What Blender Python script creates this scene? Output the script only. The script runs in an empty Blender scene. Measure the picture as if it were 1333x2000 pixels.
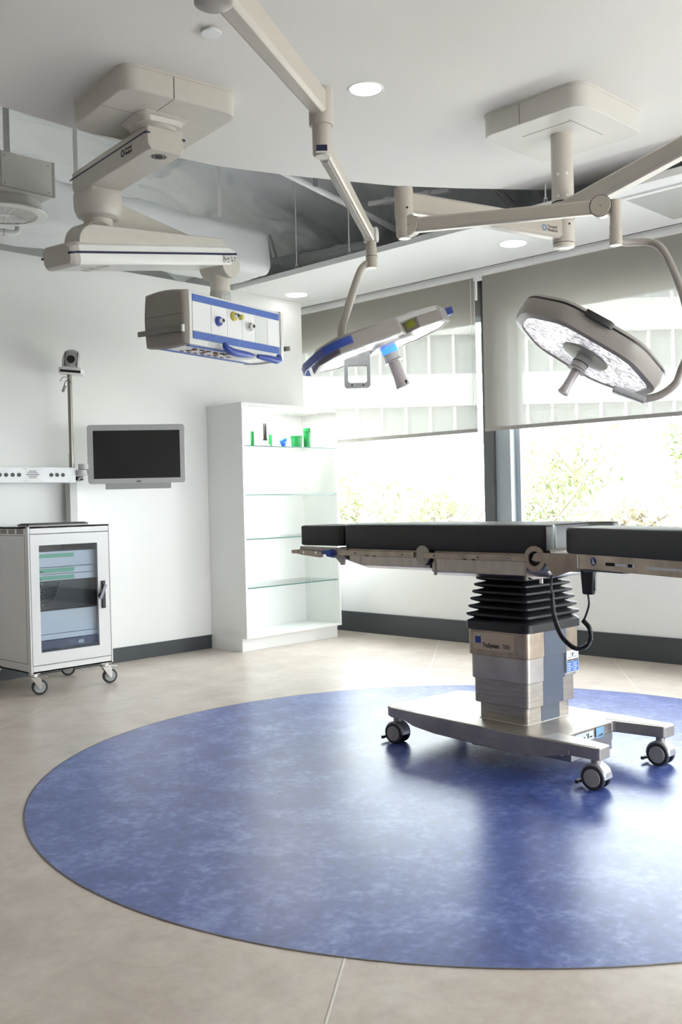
import bpy, bmesh, math, random
from mathutils import Vector, Matrix, Euler, noise
random.seed(7)
S = bpy.context.scene
COL = S.collection
V = Vector
PI = math.pi

# ------------------------------------------------------------------ camera
cam_d = bpy.data.cameras.new('camera')
cam = bpy.data.objects.new('camera', cam_d); COL.objects.link(cam)
cam_d.sensor_fit = 'VERTICAL'; cam_d.sensor_height = 36.0; cam_d.lens = 36.0 * 1932.67 / 2000.0
cam_d.clip_start = 0.05; cam_d.clip_end = 400
pitch, roll, yaw = -0.0108078, -0.0241926, 0.77344
F = V((math.cos(yaw) * math.cos(pitch), math.sin(yaw) * math.cos(pitch), math.sin(pitch)))
r0 = V((math.sin(yaw), -math.cos(yaw), 0)); u0 = r0.cross(F)
rr = r0 * math.cos(roll) + u0 * math.sin(roll); uu = -r0 * math.sin(roll) + u0 * math.cos(roll)
Mc = Matrix((rr, uu, -F)).transposed().to_4x4(); Mc.translation = V((0, 0, 1.2))
cam.matrix_world = Mc
S.camera = cam

# ------------------------------------------------------------------ world, light, exposure
SKY = 7.5
w = bpy.data.worlds.new('sky'); S.world = w; w.use_nodes = True
bg = w.node_tree.nodes['Background']; bg.inputs[0].default_value = (0.90, 0.95, 1.0, 1); bg.inputs[1].default_value = SKY
S.view_settings.view_transform = 'Standard'; S.view_settings.look = 'None'
S.view_settings.gamma = 1.0; S.view_settings.use_curve_mapping = False
S.view_settings.exposure = 1.13
sun_d = bpy.data.lights.new('sun', 'SUN'); sun_d.energy = 15.0; sun_d.angle = math.radians(1.5); sun_d.color = (1, 0.96, 0.9)
sun = bpy.data.objects.new('sun', sun_d); COL.objects.link(sun)
sun.rotation_euler = V((0.80, -0.06, -0.70)).to_track_quat('-Z', 'Y').to_euler()   # falls on the building opposite, not into the room
def portal(loc, rot, sx, sy):
    d = bpy.data.lights.new('window_portal', 'AREA'); d.shape = 'RECTANGLE'; d.size = sx; d.size_y = sy
    o = bpy.data.objects.new('window_portal', d); COL.objects.link(o); o.location = loc; o.rotation_euler = rot
    d.cycles.is_portal = True
    return o
portal((6.95, 2.9, 1.85), (0, PI / 2, 0), 2.1, 8.4)
portal((4.4, -2.75, 1.25), (PI / 2, 0, 0), 3.6, 1.3)

portal((-0.5, 8.3, 1.6), (-PI / 2, 0, 0), 4.0, 1.2)  # serves the opening added in the unseen far wall

# ------------------------------------------------------------------ materials
MATS = {}
def mat(name, col, rough=0.5, metal=0.0, spec=0.5, noise_s=0, noise_a=0.0, bump=0.0, bump_s=60, emit=None, es=1.0, coat=0, sub=None, aniso=None, stretch=None, alpha=None, trans=0):
    if name in MATS: return MATS[name]
    m = bpy.data.materials.new(name); m.use_nodes = True; nt = m.node_tree; N = nt.nodes; L = nt.links
    b = N['Principled BSDF']
    b.inputs['Base Color'].default_value = (*col, 1); b.inputs['Roughness'].default_value = rough
    b.inputs['Metallic'].default_value = metal; b.inputs['Specular IOR Level'].default_value = spec
    if coat: b.inputs['Coat Weight'].default_value = coat
    if trans: b.inputs['Transmission Weight'].default_value = trans
    tc = N.new('ShaderNodeTexCoord'); mp = N.new('ShaderNodeMapping'); L.new(tc.outputs['Object'], mp.inputs[0])
    if stretch: mp.inputs['Scale'].default_value = stretch
    if noise_a:
        n = N.new('ShaderNodeTexNoise'); n.inputs['Scale'].default_value = noise_s; n.inputs['Detail'].default_value = 6
        L.new(mp.outputs[0], n.inputs['Vector'])
        r = N.new('ShaderNodeValToRGB')
        r.color_ramp.elements[0].position = 0.3; r.color_ramp.elements[1].position = 0.7
        r.color_ramp.elements[0].color = (*[c * (1 - noise_a) for c in col], 1)
        r.color_ramp.elements[1].color = (*[min(1, c * (1 + noise_a)) for c in col], 1)
        L.new(n.outputs[0], r.inputs[0]); L.new(r.outputs[0], b.inputs['Base Color'])
    if bump:
        n2 = N.new('ShaderNodeTexNoise'); n2.inputs['Scale'].default_value = bump_s; n2.inputs['Detail'].default_value = 4
        L.new(mp.outputs[0], n2.inputs['Vector'])
        bp = N.new('ShaderNodeBump'); bp.inputs['Strength'].default_value = bump; bp.inputs['Distance'].default_value = 0.01
        L.new(n2.outputs[0], bp.inputs['Height']); L.new(bp.outputs[0], b.inputs['Normal'])
    if emit is not None:
        b.inputs['Emission Color'].default_value = (*emit, 1); b.inputs['Emission Strength'].default_value = es
    MATS[name] = m
    return m

wall_m = mat('wall_paint', (0.86, 0.86, 0.84), 0.55, bump=0.04, bump_s=180)
ceil_m = mat('ceiling_paint', (0.76, 0.74, 0.71), 0.7)
soff_m = mat('soffit_paint', (0.90, 0.90, 0.89), 0.6)
base_m = mat('baseboard_vinyl', (0.045, 0.052, 0.056), 0.4)
cab_m = mat('white_laminate', (0.84, 0.84, 0.82), 0.35)
pend_m = mat('pendant_enamel', (0.60, 0.565, 0.51), 0.35, noise_s=30, noise_a=0.02)
pendw_m = mat('pendant_white', (0.80, 0.80, 0.78), 0.3)
lamp_m = mat('lamp_arm_enamel', (0.52, 0.48, 0.425), 0.3)
blue_m = mat('blue_plastic', (0.045, 0.085, 0.38), 0.35)
stripe_m = mat('blue_stripe', (0.085, 0.16, 0.48), 0.45, noise_s=40, noise_a=0.1)
navy_m = mat('navy_line', (0.015, 0.02, 0.07), 0.4)
black_m = mat('black_plastic', (0.012, 0.012, 0.013), 0.4)
dark_m = mat('dark_gap', (0.02, 0.02, 0.02), 0.8)
pad_m = mat('black_pad_vinyl', (0.022, 0.022, 0.02), 0.45, bump=0.06, bump_s=300)
steel_m = mat('brushed_steel', (0.39, 0.355, 0.315), 0.38, 0.9, noise_s=9, noise_a=0.13, bump=0.02, bump_s=120, stretch=(1, 1, 12))
steelp_m = mat('satin_steel', (0.38, 0.345, 0.31), 0.40, 0.85, noise_s=6, noise_a=0.15)
steell_m = mat('steel_plate_worn', (0.40, 0.33, 0.27), 0.34, 0.95, noise_s=14, noise_a=0.2)
chrome_m = mat('chrome', (0.75, 0.74, 0.72), 0.18, 1.0)
alu_m = mat('aluminium', (0.55, 0.55, 0.54), 0.35, 0.9)
rub_m = mat('bellows_rubber', (0.014, 0.015, 0.017), 0.33)
slate_m = mat('slate_panel', (0.085, 0.105, 0.145), 0.4)
tyre_m = mat('tyre_rubber', (0.03, 0.03, 0.032), 0.5)
hubc_m = mat('wheel_cap', (0.34, 0.32, 0.30), 0.45)
grey_m = mat('grey_plastic', (0.40, 0.41, 0.41), 0.4)
lgrey_m = mat('light_grey_plastic', (0.60, 0.60, 0.59), 0.4)
cart_m = mat('cart_enamel', (0.80, 0.79, 0.78), 0.38)
green_m = mat('green_plastic', (0.015, 0.28, 0.07), 0.35)
mint_m = mat('mint_label', (0.20, 0.52, 0.33), 0.5)
blues_m = mat('blue_silicone', (0.02, 0.17, 0.75), 0.3, coat=0.5)
white_m = mat('white_plastic', (0.85, 0.85, 0.85), 0.4)
brass_m = mat('yellow_outlet', (0.62, 0.55, 0.12), 0.4)
scr_m = mat('screen_glass', (0.022, 0.023, 0.022), 0.3, noise_s=3, noise_a=0.2)
wrap_m = mat('white_wrap', (0.80, 0.82, 0.83), 0.42, bump=0.35, bump_s=9)
wrapg_m = mat('grey_insulation', (0.42, 0.43, 0.42), 0.6, bump=0.5, bump_s=14)
duct_m = mat('painted_duct', (0.66, 0.65, 0.62), 0.5, noise_s=5, noise_a=0.04)
pipe_m = mat('white_pipe', (0.80, 0.80, 0.79), 0.4)
frame_m = mat('window_frame_dark', (0.085, 0.09, 0.092), 0.45)
framel_m = mat('window_frame_light', (0.36, 0.40, 0.43), 0.4)
ink_m = mat('black_ink', (0.03, 0.03, 0.035), 0.6)
inkb_m = mat('blue_ink', (0.03, 0.09, 0.30), 0.6)
paper_m = mat('label_paper', (0.62, 0.66, 0.70), 0.5)
paperb_m = mat('label_paper_blue', (0.22, 0.42, 0.62), 0.5)
lampg_m = mat('lamp_housing', (0.36, 0.335, 0.31), 0.35)
lampl_m = mat('lamp_housing_light', (0.62, 0.62, 0.61), 0.35)
yel_m = mat('yellow_label', (0.42, 0.46, 0.06), 0.5)
navydev_m = mat('navy_device', (0.02, 0.03, 0.08), 0.35)
wdev_m = mat('white_device', (0.70, 0.74, 0.78), 0.4)

def glass_mat(name, col, refl=0.08):
    m = bpy.data.materials.new(name); m.use_nodes = True; nt = m.node_tree; N = nt.nodes; L = nt.links
    N.remove(N['Principled BSDF']); out = N['Material Output']
    t = N.new('ShaderNodeBsdfTransparent'); t.inputs[0].default_value = (*col, 1)
    g = N.new('ShaderNodeBsdfGlossy'); g.inputs['Roughness'].default_value = 0.02
    lw = N.new('ShaderNodeLayerWeight'); lw.inputs[0].default_value = 0.5; pw = N.new('ShaderNodeMath'); pw.operation = 'POWER'; pw.inputs[1].default_value = 4.5; L.new(lw.outputs['Facing'], pw.inputs[0])
    fr = N.new('ShaderNodeMath'); fr.operation = 'MULTIPLY_ADD'; fr.inputs[1].default_value = 0.85; fr.inputs[2].default_value = refl * 0.5; L.new(pw.outputs[0], fr.inputs[0])
    mx = N.new('ShaderNodeMixShader'); L.new(fr.outputs[0], mx.inputs[0]); L.new(t.outputs[0], mx.inputs[1]); L.new(g.outputs[0], mx.inputs[2])
    L.new(mx.outputs[0], out.inputs[0]); return m
glass_m = glass_mat('window_glass', (0.95, 0.97, 0.96))
sglass_m = glass_mat('shelf_glass', (0.955, 0.985, 0.975))
dglass_m = glass_mat('door_glass', (0.88, 0.91, 0.94))
sedge_m = mat('shelf_glass_edge', (0.05, 0.16, 0.14), 0.2)

def blind_mat():
    m = bpy.data.materials.new('blind_mesh_fabric'); m.use_nodes = True; nt = m.node_tree; N = nt.nodes; L = nt.links
    N.remove(N['Principled BSDF']); out = N['Material Output']
    d = N.new('ShaderNodeBsdfDiffuse'); d.inputs[0].default_value = (0.36, 0.345, 0.31, 1)
    t = N.new('ShaderNodeBsdfTranslucent'); t.inputs[0].default_value = (0.66, 0.635, 0.58, 1)
    a = N.new('ShaderNodeMixShader'); a.inputs[0].default_value = 0.10; L.new(d.outputs[0], a.inputs[1]); L.new(t.outputs[0], a.inputs[2])
    tr = N.new('ShaderNodeBsdfTransparent'); b = N.new('ShaderNodeMixShader'); b.inputs[0].default_value = 0.055
    L.new(a.outputs[0], b.inputs[1]); L.new(tr.outputs[0], b.inputs[2]); L.new(b.outputs[0], out.inputs[0]); return m
blind_m = blind_mat()

def floor_mat(name, c1, c2, c3, spec=0.5, sc=3.2, rough=0.32, fine=0.22):
    m = bpy.data.materials.new(name); m.use_nodes = True; nt = m.node_tree; N = nt.nodes; L = nt.links
    b = N['Principled BSDF']; tc = N.new('ShaderNodeTexCoord')
    n1 = N.new('ShaderNodeTexNoise'); n1.inputs['Scale'].default_value = sc; n1.inputs['Detail'].default_value = 11; n1.inputs['Roughness'].default_value = 0.74; n1.inputs['Distortion'].default_value = 0.3
    n2 = N.new('ShaderNodeTexNoise'); n2.inputs['Scale'].default_value = sc * 7; n2.inputs['Detail'].default_value = 5; n2.inputs['Roughness'].default_value = 0.62; n2.inputs['Distortion'].default_value = 0.35
    for n in (n1, n2): L.new(tc.outputs['Object'], n.inputs['Vector'])
    mx = N.new('ShaderNodeMix'); mx.data_type = 'FLOAT'; mx.inputs[0].default_value = fine; L.new(n1.outputs[0], mx.inputs[2]); L.new(n2.outputs[0], mx.inputs[3])
    r = N.new('ShaderNodeValToRGB'); e = r.color_ramp.elements; e[0].position = 0.37; e[1].position = 0.63
    e[0].color = (*c1, 1); e[1].color = (*c3, 1); k = e.new(0.5); k.color = (*c2, 1)
    L.new(mx.outputs[0], r.inputs[0]); L.new(r.outputs[0], b.inputs['Base Color'])
    rm = N.new('ShaderNodeMapRange'); rm.inputs[1].default_value = 0.3; rm.inputs[2].default_value = 0.7; rm.inputs[3].default_value = rough - 0.015; rm.inputs[4].default_value = rough + 0.02
    L.new(n2.outputs[0], rm.inputs[0]); L.new(rm.outputs[0], b.inputs['Roughness'])
    bp = N.new('ShaderNodeBump'); bp.inputs['Strength'].default_value = 0.02; bp.inputs['Distance'].default_value = 0.002
    L.new(n2.outputs[0], bp.inputs['Height']); L.new(bp.outputs[0], b.inputs['Normal'])
    b.inputs['Specular IOR Level'].default_value = spec
    return m
floor_m = floor_mat('stone_vinyl', (0.505, 0.43, 0.37), (0.60, 0.52, 0.455), (0.68, 0.61, 0.54))
disc_m = floor_mat('blue_vinyl', (0.030, 0.052, 0.22), (0.068, 0.11, 0.37), (0.22, 0.28, 0.57), 1.0, 4.2, fine=0.40)

def led_mat(name, col, es, scale=60, dark=0.35):
    m = bpy.data.materials.new(name); m.use_nodes = True; nt = m.node_tree; N = nt.nodes; L = nt.links
    b = N['Principled BSDF']; b.inputs['Base Color'].default_value = (0.7, 0.7, 0.72, 1); b.inputs['Roughness'].default_value = 0.15
    tc = N.new('ShaderNodeTexCoord'); v = N.new('ShaderNodeTexVoronoi'); v.inputs['Scale'].default_value = scale
    L.new(tc.outputs['Object'], v.inputs['Vector'])
    r = N.new('ShaderNodeValToRGB'); e = r.color_ramp.elements; e[0].position = 0.1; e[1].position = 0.75; e[0].color = (*col, 1); e[1].color = (*[c * dark for c in col], 1)
    n = N.new('ShaderNodeTexNoise'); n.inputs['Scale'].default_value = 7
    L.new(tc.outputs['Object'], n.inputs['Vector'])
    mr = N.new('ShaderNodeMapRange'); mr.inputs[1].default_value = .38; mr.inputs[2].default_value = .62; mr.inputs[3].default_value = es * 0.45; mr.inputs[4].default_value = es * 1.3
    L.new(n.outputs[0], mr.inputs[0]); L.new(mr.outputs[0], b.inputs['Emission Strength'])
    L.new(v.outputs['Distance'], r.inputs[0]); L.new(r.outputs[0], b.inputs['Emission Color'])
    bp = N.new('ShaderNodeBump'); bp.inputs['Strength'].default_value = 0.6; bp.inputs['Distance'].default_value = 0.005
    L.new(v.outputs['Distance'], bp.inputs['Height']); L.new(bp.outputs[0], b.inputs['Normal'])
    return m
led_m = led_mat('led_lens', (1, 0.97, 1.0), 0.66, 60, 0.15)
led2_m = led_mat('led_lens_bright', (1, 0.98, 1.0), 1.0, 45, 0.25)
bluelit_m = mat('blue_ring_light', (0.1, 0.3, 0.9), 0.4, emit=(0.04, 0.2, 1.0), es=0.9)
down_m = mat('downlight_lens', (1, 1, 1), 0.4, emit=(1, 0.98, 0.95), es=4)
strip_m = mat('shelf_light_strip', (1, 1, 1), 0.4, emit=(1, 0.97, 0.9), es=5)

# ------------------------------------------------------------------ helpers
WM = {}
def wmat(o): return WM.get(o.name, Matrix.Identity(4))
def thing(name, label, cat, loc=(0, 0, 0), rz=0, group=None):
    o = bpy.data.objects.new(name, None); COL.objects.link(o); o.empty_display_size = 0.1
    o.location = loc; o.rotation_euler = (0, 0, rz)
    o['label'] = label; o['category'] = cat
    if group: o['group'] = group
    WM[o.name] = Matrix.Translation(loc) @ Matrix.Rotation(rz, 4, 'Z')
    return o
def tag(o, label, cat, group=None):
    o['label'] = label; o['category'] = cat
    if group: o['group'] = group
    return o

class B:
    """collects shapes in world space (after frame M) in one bmesh"""
    def __init__(s, M=None): s.bm = bmesh.new(); s.M = M or Matrix.Identity(4)
    def add(s, verts, faces):
        vs = [s.bm.verts.new(s.M @ V(v)) for v in verts]
        for f in faces:
            try: s.bm.faces.new([vs[i] for i in f])
            except ValueError: pass
        return s
    def box(s, x0, x1, y0, y1, z0, z1):
        return s.add([(x0, y0, z0), (x1, y0, z0), (x1, y1, z0), (x0, y1, z0), (x0, y0, z1), (x1, y0, z1), (x1, y1, z1), (x0, y1, z1)],
                     [(0, 3, 2, 1), (4, 5, 6, 7), (0, 1, 5, 4), (1, 2, 6, 5), (2, 3, 7, 6), (3, 0, 4, 7)])
    def prism(s, pts, z0, z1, pts2=None):
        n = len(pts); p2 = pts2 or pts
        return s.add([(x, y, z0) for x, y in pts] + [(x, y, z1) for x, y in p2],
                     [tuple(range(n - 1, -1, -1)), tuple(range(n, 2 * n))] + [(i, (i + 1) % n, n + (i + 1) % n, n + i) for i in range(n)])
    def layers(s, rings, cap0=True, cap1=True):
        n = len(rings[0]); vs = [p for r in rings for p in r]; fs = []
        for k in range(len(rings) - 1):
            for i in range(n):
                a, b_ = k * n + i, k * n + (i + 1) % n
                fs.append((a, b_, b_ + n, a + n))
        if cap0: fs.append(tuple(range(n - 1, -1, -1)))
        if cap1: fs.append(tuple(range((len(rings) - 1) * n, len(rings) * n)))
        return s.add(vs, fs)
    def cyl(s, p0, p1, r0, r1=None, seg=32, caps=True):
        p0, p1 = V(p0), V(p1); r1 = r0 if r1 is None else r1
        d = (p1 - p0).normalized(); a = d.orthogonal().normalized(); b_ = d.cross(a)
        R = lambda p, r: [tuple(p + (a * math.cos(t) + b_ * math.sin(t)) * r) for t in [2 * PI * i / seg for i in range(seg)]]
        return s.layers([R(p0, r0), R(p1, r1)], caps, caps)
    def lathe(s, prof, c=(0, 0, 0), seg=40, caps=True):
        return s.layers([[(c[0] + r * math.cos(2 * PI * i / seg), c[1] + r * math.sin(2 * PI * i / seg), c[2] + z) for i in range(seg)] for r, z in prof], caps, caps)
    def tube(s, path, r, seg=12, sub=0):
        P = [V(p) for p in path]
        if sub:  # catmull-rom
            Q = []
            for i in range(len(P) - 1):
                a, b_, c, d = P[max(i - 1, 0)], P[i], P[i + 1], P[min(i + 2, len(P) - 1)]
                for k in range(sub):
                    t = k / sub
                    Q.append(0.5 * ((2 * b_) + (c - a) * t + (2 * a - 5 * b_ + 4 * c - d) * t * t + (3 * b_ - a - 3 * c + d) * t ** 3))
            Q.append(P[-1]); P = Q
        rings = []; up = None
        for i, p in enumerate(P):
            d = (P[min(i + 1, len(P) - 1)] - P[max(i - 1, 0)]).normalized()
            if up is None: up = d.orthogonal().normalized()
            up = (up - d * up.dot(d)).normalized(); b_ = d.cross(up)
            rad = r(i / (len(P) - 1)) if callable(r) else r
            rings.append([tuple(p + (up * math.cos(2 * PI * k / seg) + b_ * math.sin(2 * PI * k / seg)) * rad) for k in range(seg)])
        return s.layers(rings)
    def beam(s, p0, p1, w0, h0, w1=None, h1=None, up=(0, 0, 1), ch=0.25, dz0=0, dz1=0):
        """chamfered rectangular arm between two points"""
        p0, p1 = V(p0), V(p1); w1 = w1 or w0; h1 = h1 or h0
        d = (p1 - p0).normalized(); up = V(up); sd = d.cross(up).normalized(); up = sd.cross(d).normalized()
        def ring(p, w_, h_):
            c = min(w_, h_) * ch; a, b_ = w_ / 2, h_ / 2
            q = [(-a + c, -b_), (a - c, -b_), (a, -b_ + c), (a, b_ - c), (a - c, b_), (-a + c, b_), (-a, b_ - c), (-a, -b_ + c)]
            return [tuple(p + sd * x + up * z) for x, z in q]
        return s.layers([ring(p0, w0, h0), ring(p1, w1, h1)])
    def sphere(s, c, r, seg=24, sc=(1, 1, 1)):
        rings = []
        for k in range(1, seg // 2):
            th = PI * k / (seg // 2)
            rings.append([(c[0] + sc[0] * r * math.sin(th) * math.cos(2 * PI * i / seg), c[1] + sc[1] * r * math.sin(th) * math.sin(2 * PI * i / seg), c[2] - sc[2] * r * math.cos(th)) for i in range(seg)])
        return s.layers(rings)

def obj(name, b, m, parent=None, bevel=0, seg=2, smooth=35, fix=True):
    bm = b.bm
    if fix: bmesh.ops.recalc_face_normals(bm, faces=bm.faces)
    if parent is not None: bm.transform(wmat(parent).inverted())
    for f in bm.faces: f.smooth = True
    if smooth:
        lim = math.radians(smooth)
        for e in bm.edges:
            if len(e.link_faces) == 2 and e.calc_face_angle(0) > lim: e.smooth = False
    me = bpy.data.meshes.new(name); bm.to_mesh(me); bm.free()
    for mm in (m if isinstance(m, (list, tuple)) else [m]): me.materials.append(mm)
    o = bpy.data.objects.new(name, me); COL.objects.link(o)
    if parent is not None: o.parent = parent; WM[o.name] = wmat(parent)
    else: WM[o.name] = Matrix.Identity(4)
    if bevel:
        md = o.modifiers.new('bevel', 'BEVEL'); md.width = bevel; md.segments = seg; md.limit_method = 'ANGLE'; md.angle_limit = math.radians(40); md.harden_normals = True
    return o
def objs(name, b, m, parent=None, **k):
    """one object for every separate piece in the builder"""
    bm = b.bm; bm.verts.index_update(); bm.faces.index_update(); bm.verts.ensure_lookup_table(); seen = set(); out = []
    for v in bm.verts:
        if v.index in seen: continue
        isl = []; st = [v]; seen.add(v.index)
        while st:
            a = st.pop(); isl.append(a)
            for e in a.link_edges:
                o = e.other_vert(a)
                if o.index not in seen: seen.add(o.index); st.append(o)
        idx = {a.index: i for i, a in enumerate(isl)}; fs = {f for a in isl for f in a.link_faces}
        out.append(obj(name, B().add([tuple(a.co) for a in isl], [tuple(idx[q.index] for q in f.verts) for f in sorted(fs, key=lambda f: f.index)]), m, parent, **k))
    bm.free(); return out
def struct(name, b, m, **k):
    o = obj(name, b, m, **k); o['kind'] = 'structure'; return o
def text(name, body, size, M, m, parent, depth=0.0006, align='LEFT', bold=0.0, xs=1.0):
    cu = bpy.data.curves.new('txt', 'FONT'); cu.body = body; cu.size = size; cu.extrude = depth; cu.align_x = align; cu.offset = bold; cu.resolution_u = 3
    t = bpy.data.objects.new('txt', cu); COL.objects.link(t)
    dg = bpy.context.evaluated_depsgraph_get(); me = bpy.data.meshes.new_from_object(t.evaluated_get(dg))
    bpy.data.objects.remove(t); bpy.data.curves.remove(cu)
    me.transform(Matrix.Diagonal((xs, 1, 1, 1))); me.transform(M)
    me.transform(wmat(parent).inverted()); me.materials.clear(); me.materials.append(m)
    o = bpy.data.objects.new(name, me); COL.objects.link(o); o.parent = parent; WM[o.name] = wmat(parent); return o
def frame(o, x, y, z=None):
    """matrix from origin and x, y axes"""
    x = V(x).normalized(); y = V(y); y = (y - x * y.dot(x)).normalized(); z = x.cross(y)
    M = Matrix((x, y, z)).transposed().to_4x4(); M.translation = V(o); return M
def rrect(hx, hy, r, n=6, cx=0, cy=0):
    P = []
    for sx, sy, a0 in ((1, 1, 0), (-1, 1, PI / 2), (-1, -1, PI), (1, -1, 1.5 * PI)):
        for k in range(n + 1):
            a = a0 + PI / 2 * k / n
            P.append((cx + sx * (hx - r) + r * math.cos(a), cy + sy * (hy - r) + r * math.sin(a)))
    return P

# ================================================================== STRUCTURE
YA, XB = 6.575, 6.54
ZC, ZS = 3.20, 3.03
struct('floor', B().box(-4.1, 6.95, -2.85, 8.4, -0.12, 0), floor_m)
b = B(); n = 160; cx, cy, R_ = 3.56, 2.68, 1.92
b.prism([(cx + R_ * math.cos(2 * PI * i / n), cy + R_ * math.sin(2 * PI * i / n)) for i in range(n)], 0.0, 0.002)
struct('floor_inlay', b, disc_m)
b = B()
rin, rout = R_, R_ + 0.006
ring = []
for i in range(n):
    a0, a1 = 2 * PI * i / n, 2 * PI * (i + 1) / n
    b.add([(cx + rin * math.cos(a0), cy + rin * math.sin(a0), 0.0024), (cx + rout * math.cos(a0), cy + rout * math.sin(a0), 0.0024), (cx + rout * math.cos(a1), cy + rout * math.sin(a1), 0.0024), (cx + rin * math.cos(a1), cy + rin * math.sin(a1), 0.0024)], [(0, 1, 2, 3)])
struct('trim_1', b, mat('weld_bead_dark', (0.10, 0.085, 0.10), 0.4))
seam_m = mat('floor_weld', (0.80, 0.76, 0.70), 0.35)
def seam(p, q, nm):
    p, q = V((*p, 0)), V((*q, 0)); d = (q - p).normalized(); s = V((-d.y, d.x, 0)) * 0.003; z = V((0, 0, 0.0012))
    struct(nm, B().add([p - s + z, q - s + z, q + s + z, p + s + z], [(0, 1, 2, 3)]), seam_m)
sd = V((0.811, 0.585))
seam((2.551 - 3 * sd.x, 5.15 - 3 * sd.y), (3.6, 5.907), 'trim_2')
seam((1.84, 1.82), (0.9, 1.13), 'trim_3')
seam((6.53, 5.25), (4.75, 3.97 + 0.0), 'trim_4')
seam((6.53, 3.64), (5.45, 2.85), 'trim_5')

b = B(); b.box(-4, 6.274, YA, YA + 0.13, 0, ZS); struct('wall_left', b, wall_m)
struct('baseboard_left', B().box(-4, 6.274, YA - 0.012, YA, 0, 0.112), base_m, bevel=0.003)
struct('wall_window', B().box(6.60, 6.95, -2.7, 8.4, 0, 0.86), wall_m)
struct('baseboard_window', B().box(6.575, 6.60, -2.7, 8.0, 0, 0.182), base_m, bevel=0.004)
struct('trim_6', B().box(6.56, 6.72, -2.7, 8.0, 0.86, 0.885), framel_m)
struct('wall_behind', B().box(-4.1, -4, -2.7, 8.4, -0.1, 4.3), mat('dim_wall', (0.42, 0.40, 0.38), 0.6))
b = B(); b.box(-4, 6.95, -2.85, -2.7, 0, 0.6); b.box(-4, 6.95, -2.85, -2.7, 1.9, 4.3); b.box(-4, 2.6, -2.85, -2.7, 0.6, 1.9); b.box(6.2, 6.95, -2.85, -2.7, 0.6, 1.9)
struct('wall_right', b, wall_m)

# plenum deck
def crumple(x0, x1, y0, y1, z, nx, ny, amp, seedv, axis='z', sag=0.0):
    b = B(); P = []
    for j in range(ny + 1):
        for i in range(nx + 1):
            x = x0 + (x1 - x0) * i / nx; y = y0 + (y1 - y0) * j / ny
            q = V((x * 0.55 + y * 0.3 + seedv, y * 1.5 - x * 0.25, 3.1 + seedv))
            h = noise.noise(q) * 1.0 + 0.6 * abs(noise.noise(q * 2.3)) + 0.42 * abs(noise.noise(q * 4.1)) - 0.20 * abs(noise.noise(q * 9.7)) - 0.08 * abs(noise.noise(q * 19.0))
            h = h * amp - (max(0.0, x - 4.9) * 0.36 + 0.10 * max(0.0, noise.noise(V((x * 1.7, y * 0.8, 9)))) if axis == 'z' else 0)
            P.append((x, y, z + h) if axis == 'z' else ((x, z + h, y) if axis == 'y' else (z + h, x, y)))
    f = [(j * (nx + 1) + i, j * (nx + 1) + i + 1, (j + 1) * (nx + 1) + i + 1, (j + 1) * (nx + 1) + i) for j in range(ny) for i in range(nx)]
    return b.add(P, f)
struct('ceiling_deck', B().box(-4.1, 7.1, -2.85, 8.5, 4.3, 4.4), duct_m)
struct('ceiling_insulation', crumple(-3.9, 6.95, 1.8, 8.3, 3.98, 330, 190, 0.17, 1.7), wrap_m, smooth=0)
b = B(); b.box(-4.1, 7.1, 8.2, 8.4, 0, 1.0); b.box(-4.1, 7.1, 8.2, 8.4, 2.2, 4.4); b.box(-4.1, -2.5, 8.2, 8.4, 1.0, 2.2); b.box(1.5, 7.1, 8.2, 8.4, 1.0, 2.2)  # unseen wall; its opening is added to brighten the ceiling void
struct('wall_far', b, wrapg_m)
struct('wall_plenum_side', B().box(6.9, 7.1, -2.85, 8.4, 3.02, 4.4), wrapg_m)

# main ceiling cloud with curved edge
edge = [(-3.98, 4.55), (0.5, 4.6), (2.0, 4.61), (2.378, 4.618), (2.698, 4.632), (3.081, 4.654), (3.45, 4.635), (3.742, 4.587), (4.143, 4.441), (4.324, 4.358), (4.795, 4.14), (5.159, 3.889), (5.592, 3.551), (5.737, 3.217), (5.79, 2.75), (5.74, 2.0), (5.6, 1.0), (5.5, -2.68), (-3.98, -2.68)]
b = B(); b.prism(edge[::-1], ZC, ZC + 0.035)
struct('ceiling', b, ceil_m)
# soffit slab beside windows
sx0 = 5.47
b = B(); b.box(sx0, 6.44, -2.7, YA, ZS, ZS + 0.045); b.box(6.274, 6.44, YA, 8.2, ZS, ZS + 0.045)
struct('ceiling_soffit', b, soff_m, bevel=0.003)
# blind pocket and track
b = B(); b.box(6.44, 6.455, -2.7, 8.0, ZS - 0.0, ZS + 0.05); b.box(6.47, 6.482, -2.7, 8.0, ZS - 0.004, ZS + 0.05); b.box(6.497, 6.60, -2.7, 8.0, ZS - 0.045, ZS + 0.05)
struct('trim_7', b, soff_m)
b = B(); b.box(6.455, 6.470, -2.7, 8.0, ZS - 0.001, ZS + 0.04); b.box(6.482, 6.497, -2.7, 8.0, ZS - 0.001, ZS + 0.04)
struct('trim_8', b, dark_m)
# window wall header behind the blinds
struct('wall_header', B().box(6.66, 6.95, -2.7, 8.4, 2.70, 4.3), mat('header_grey', (0.22, 0.22, 0.21), 0.6))

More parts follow.
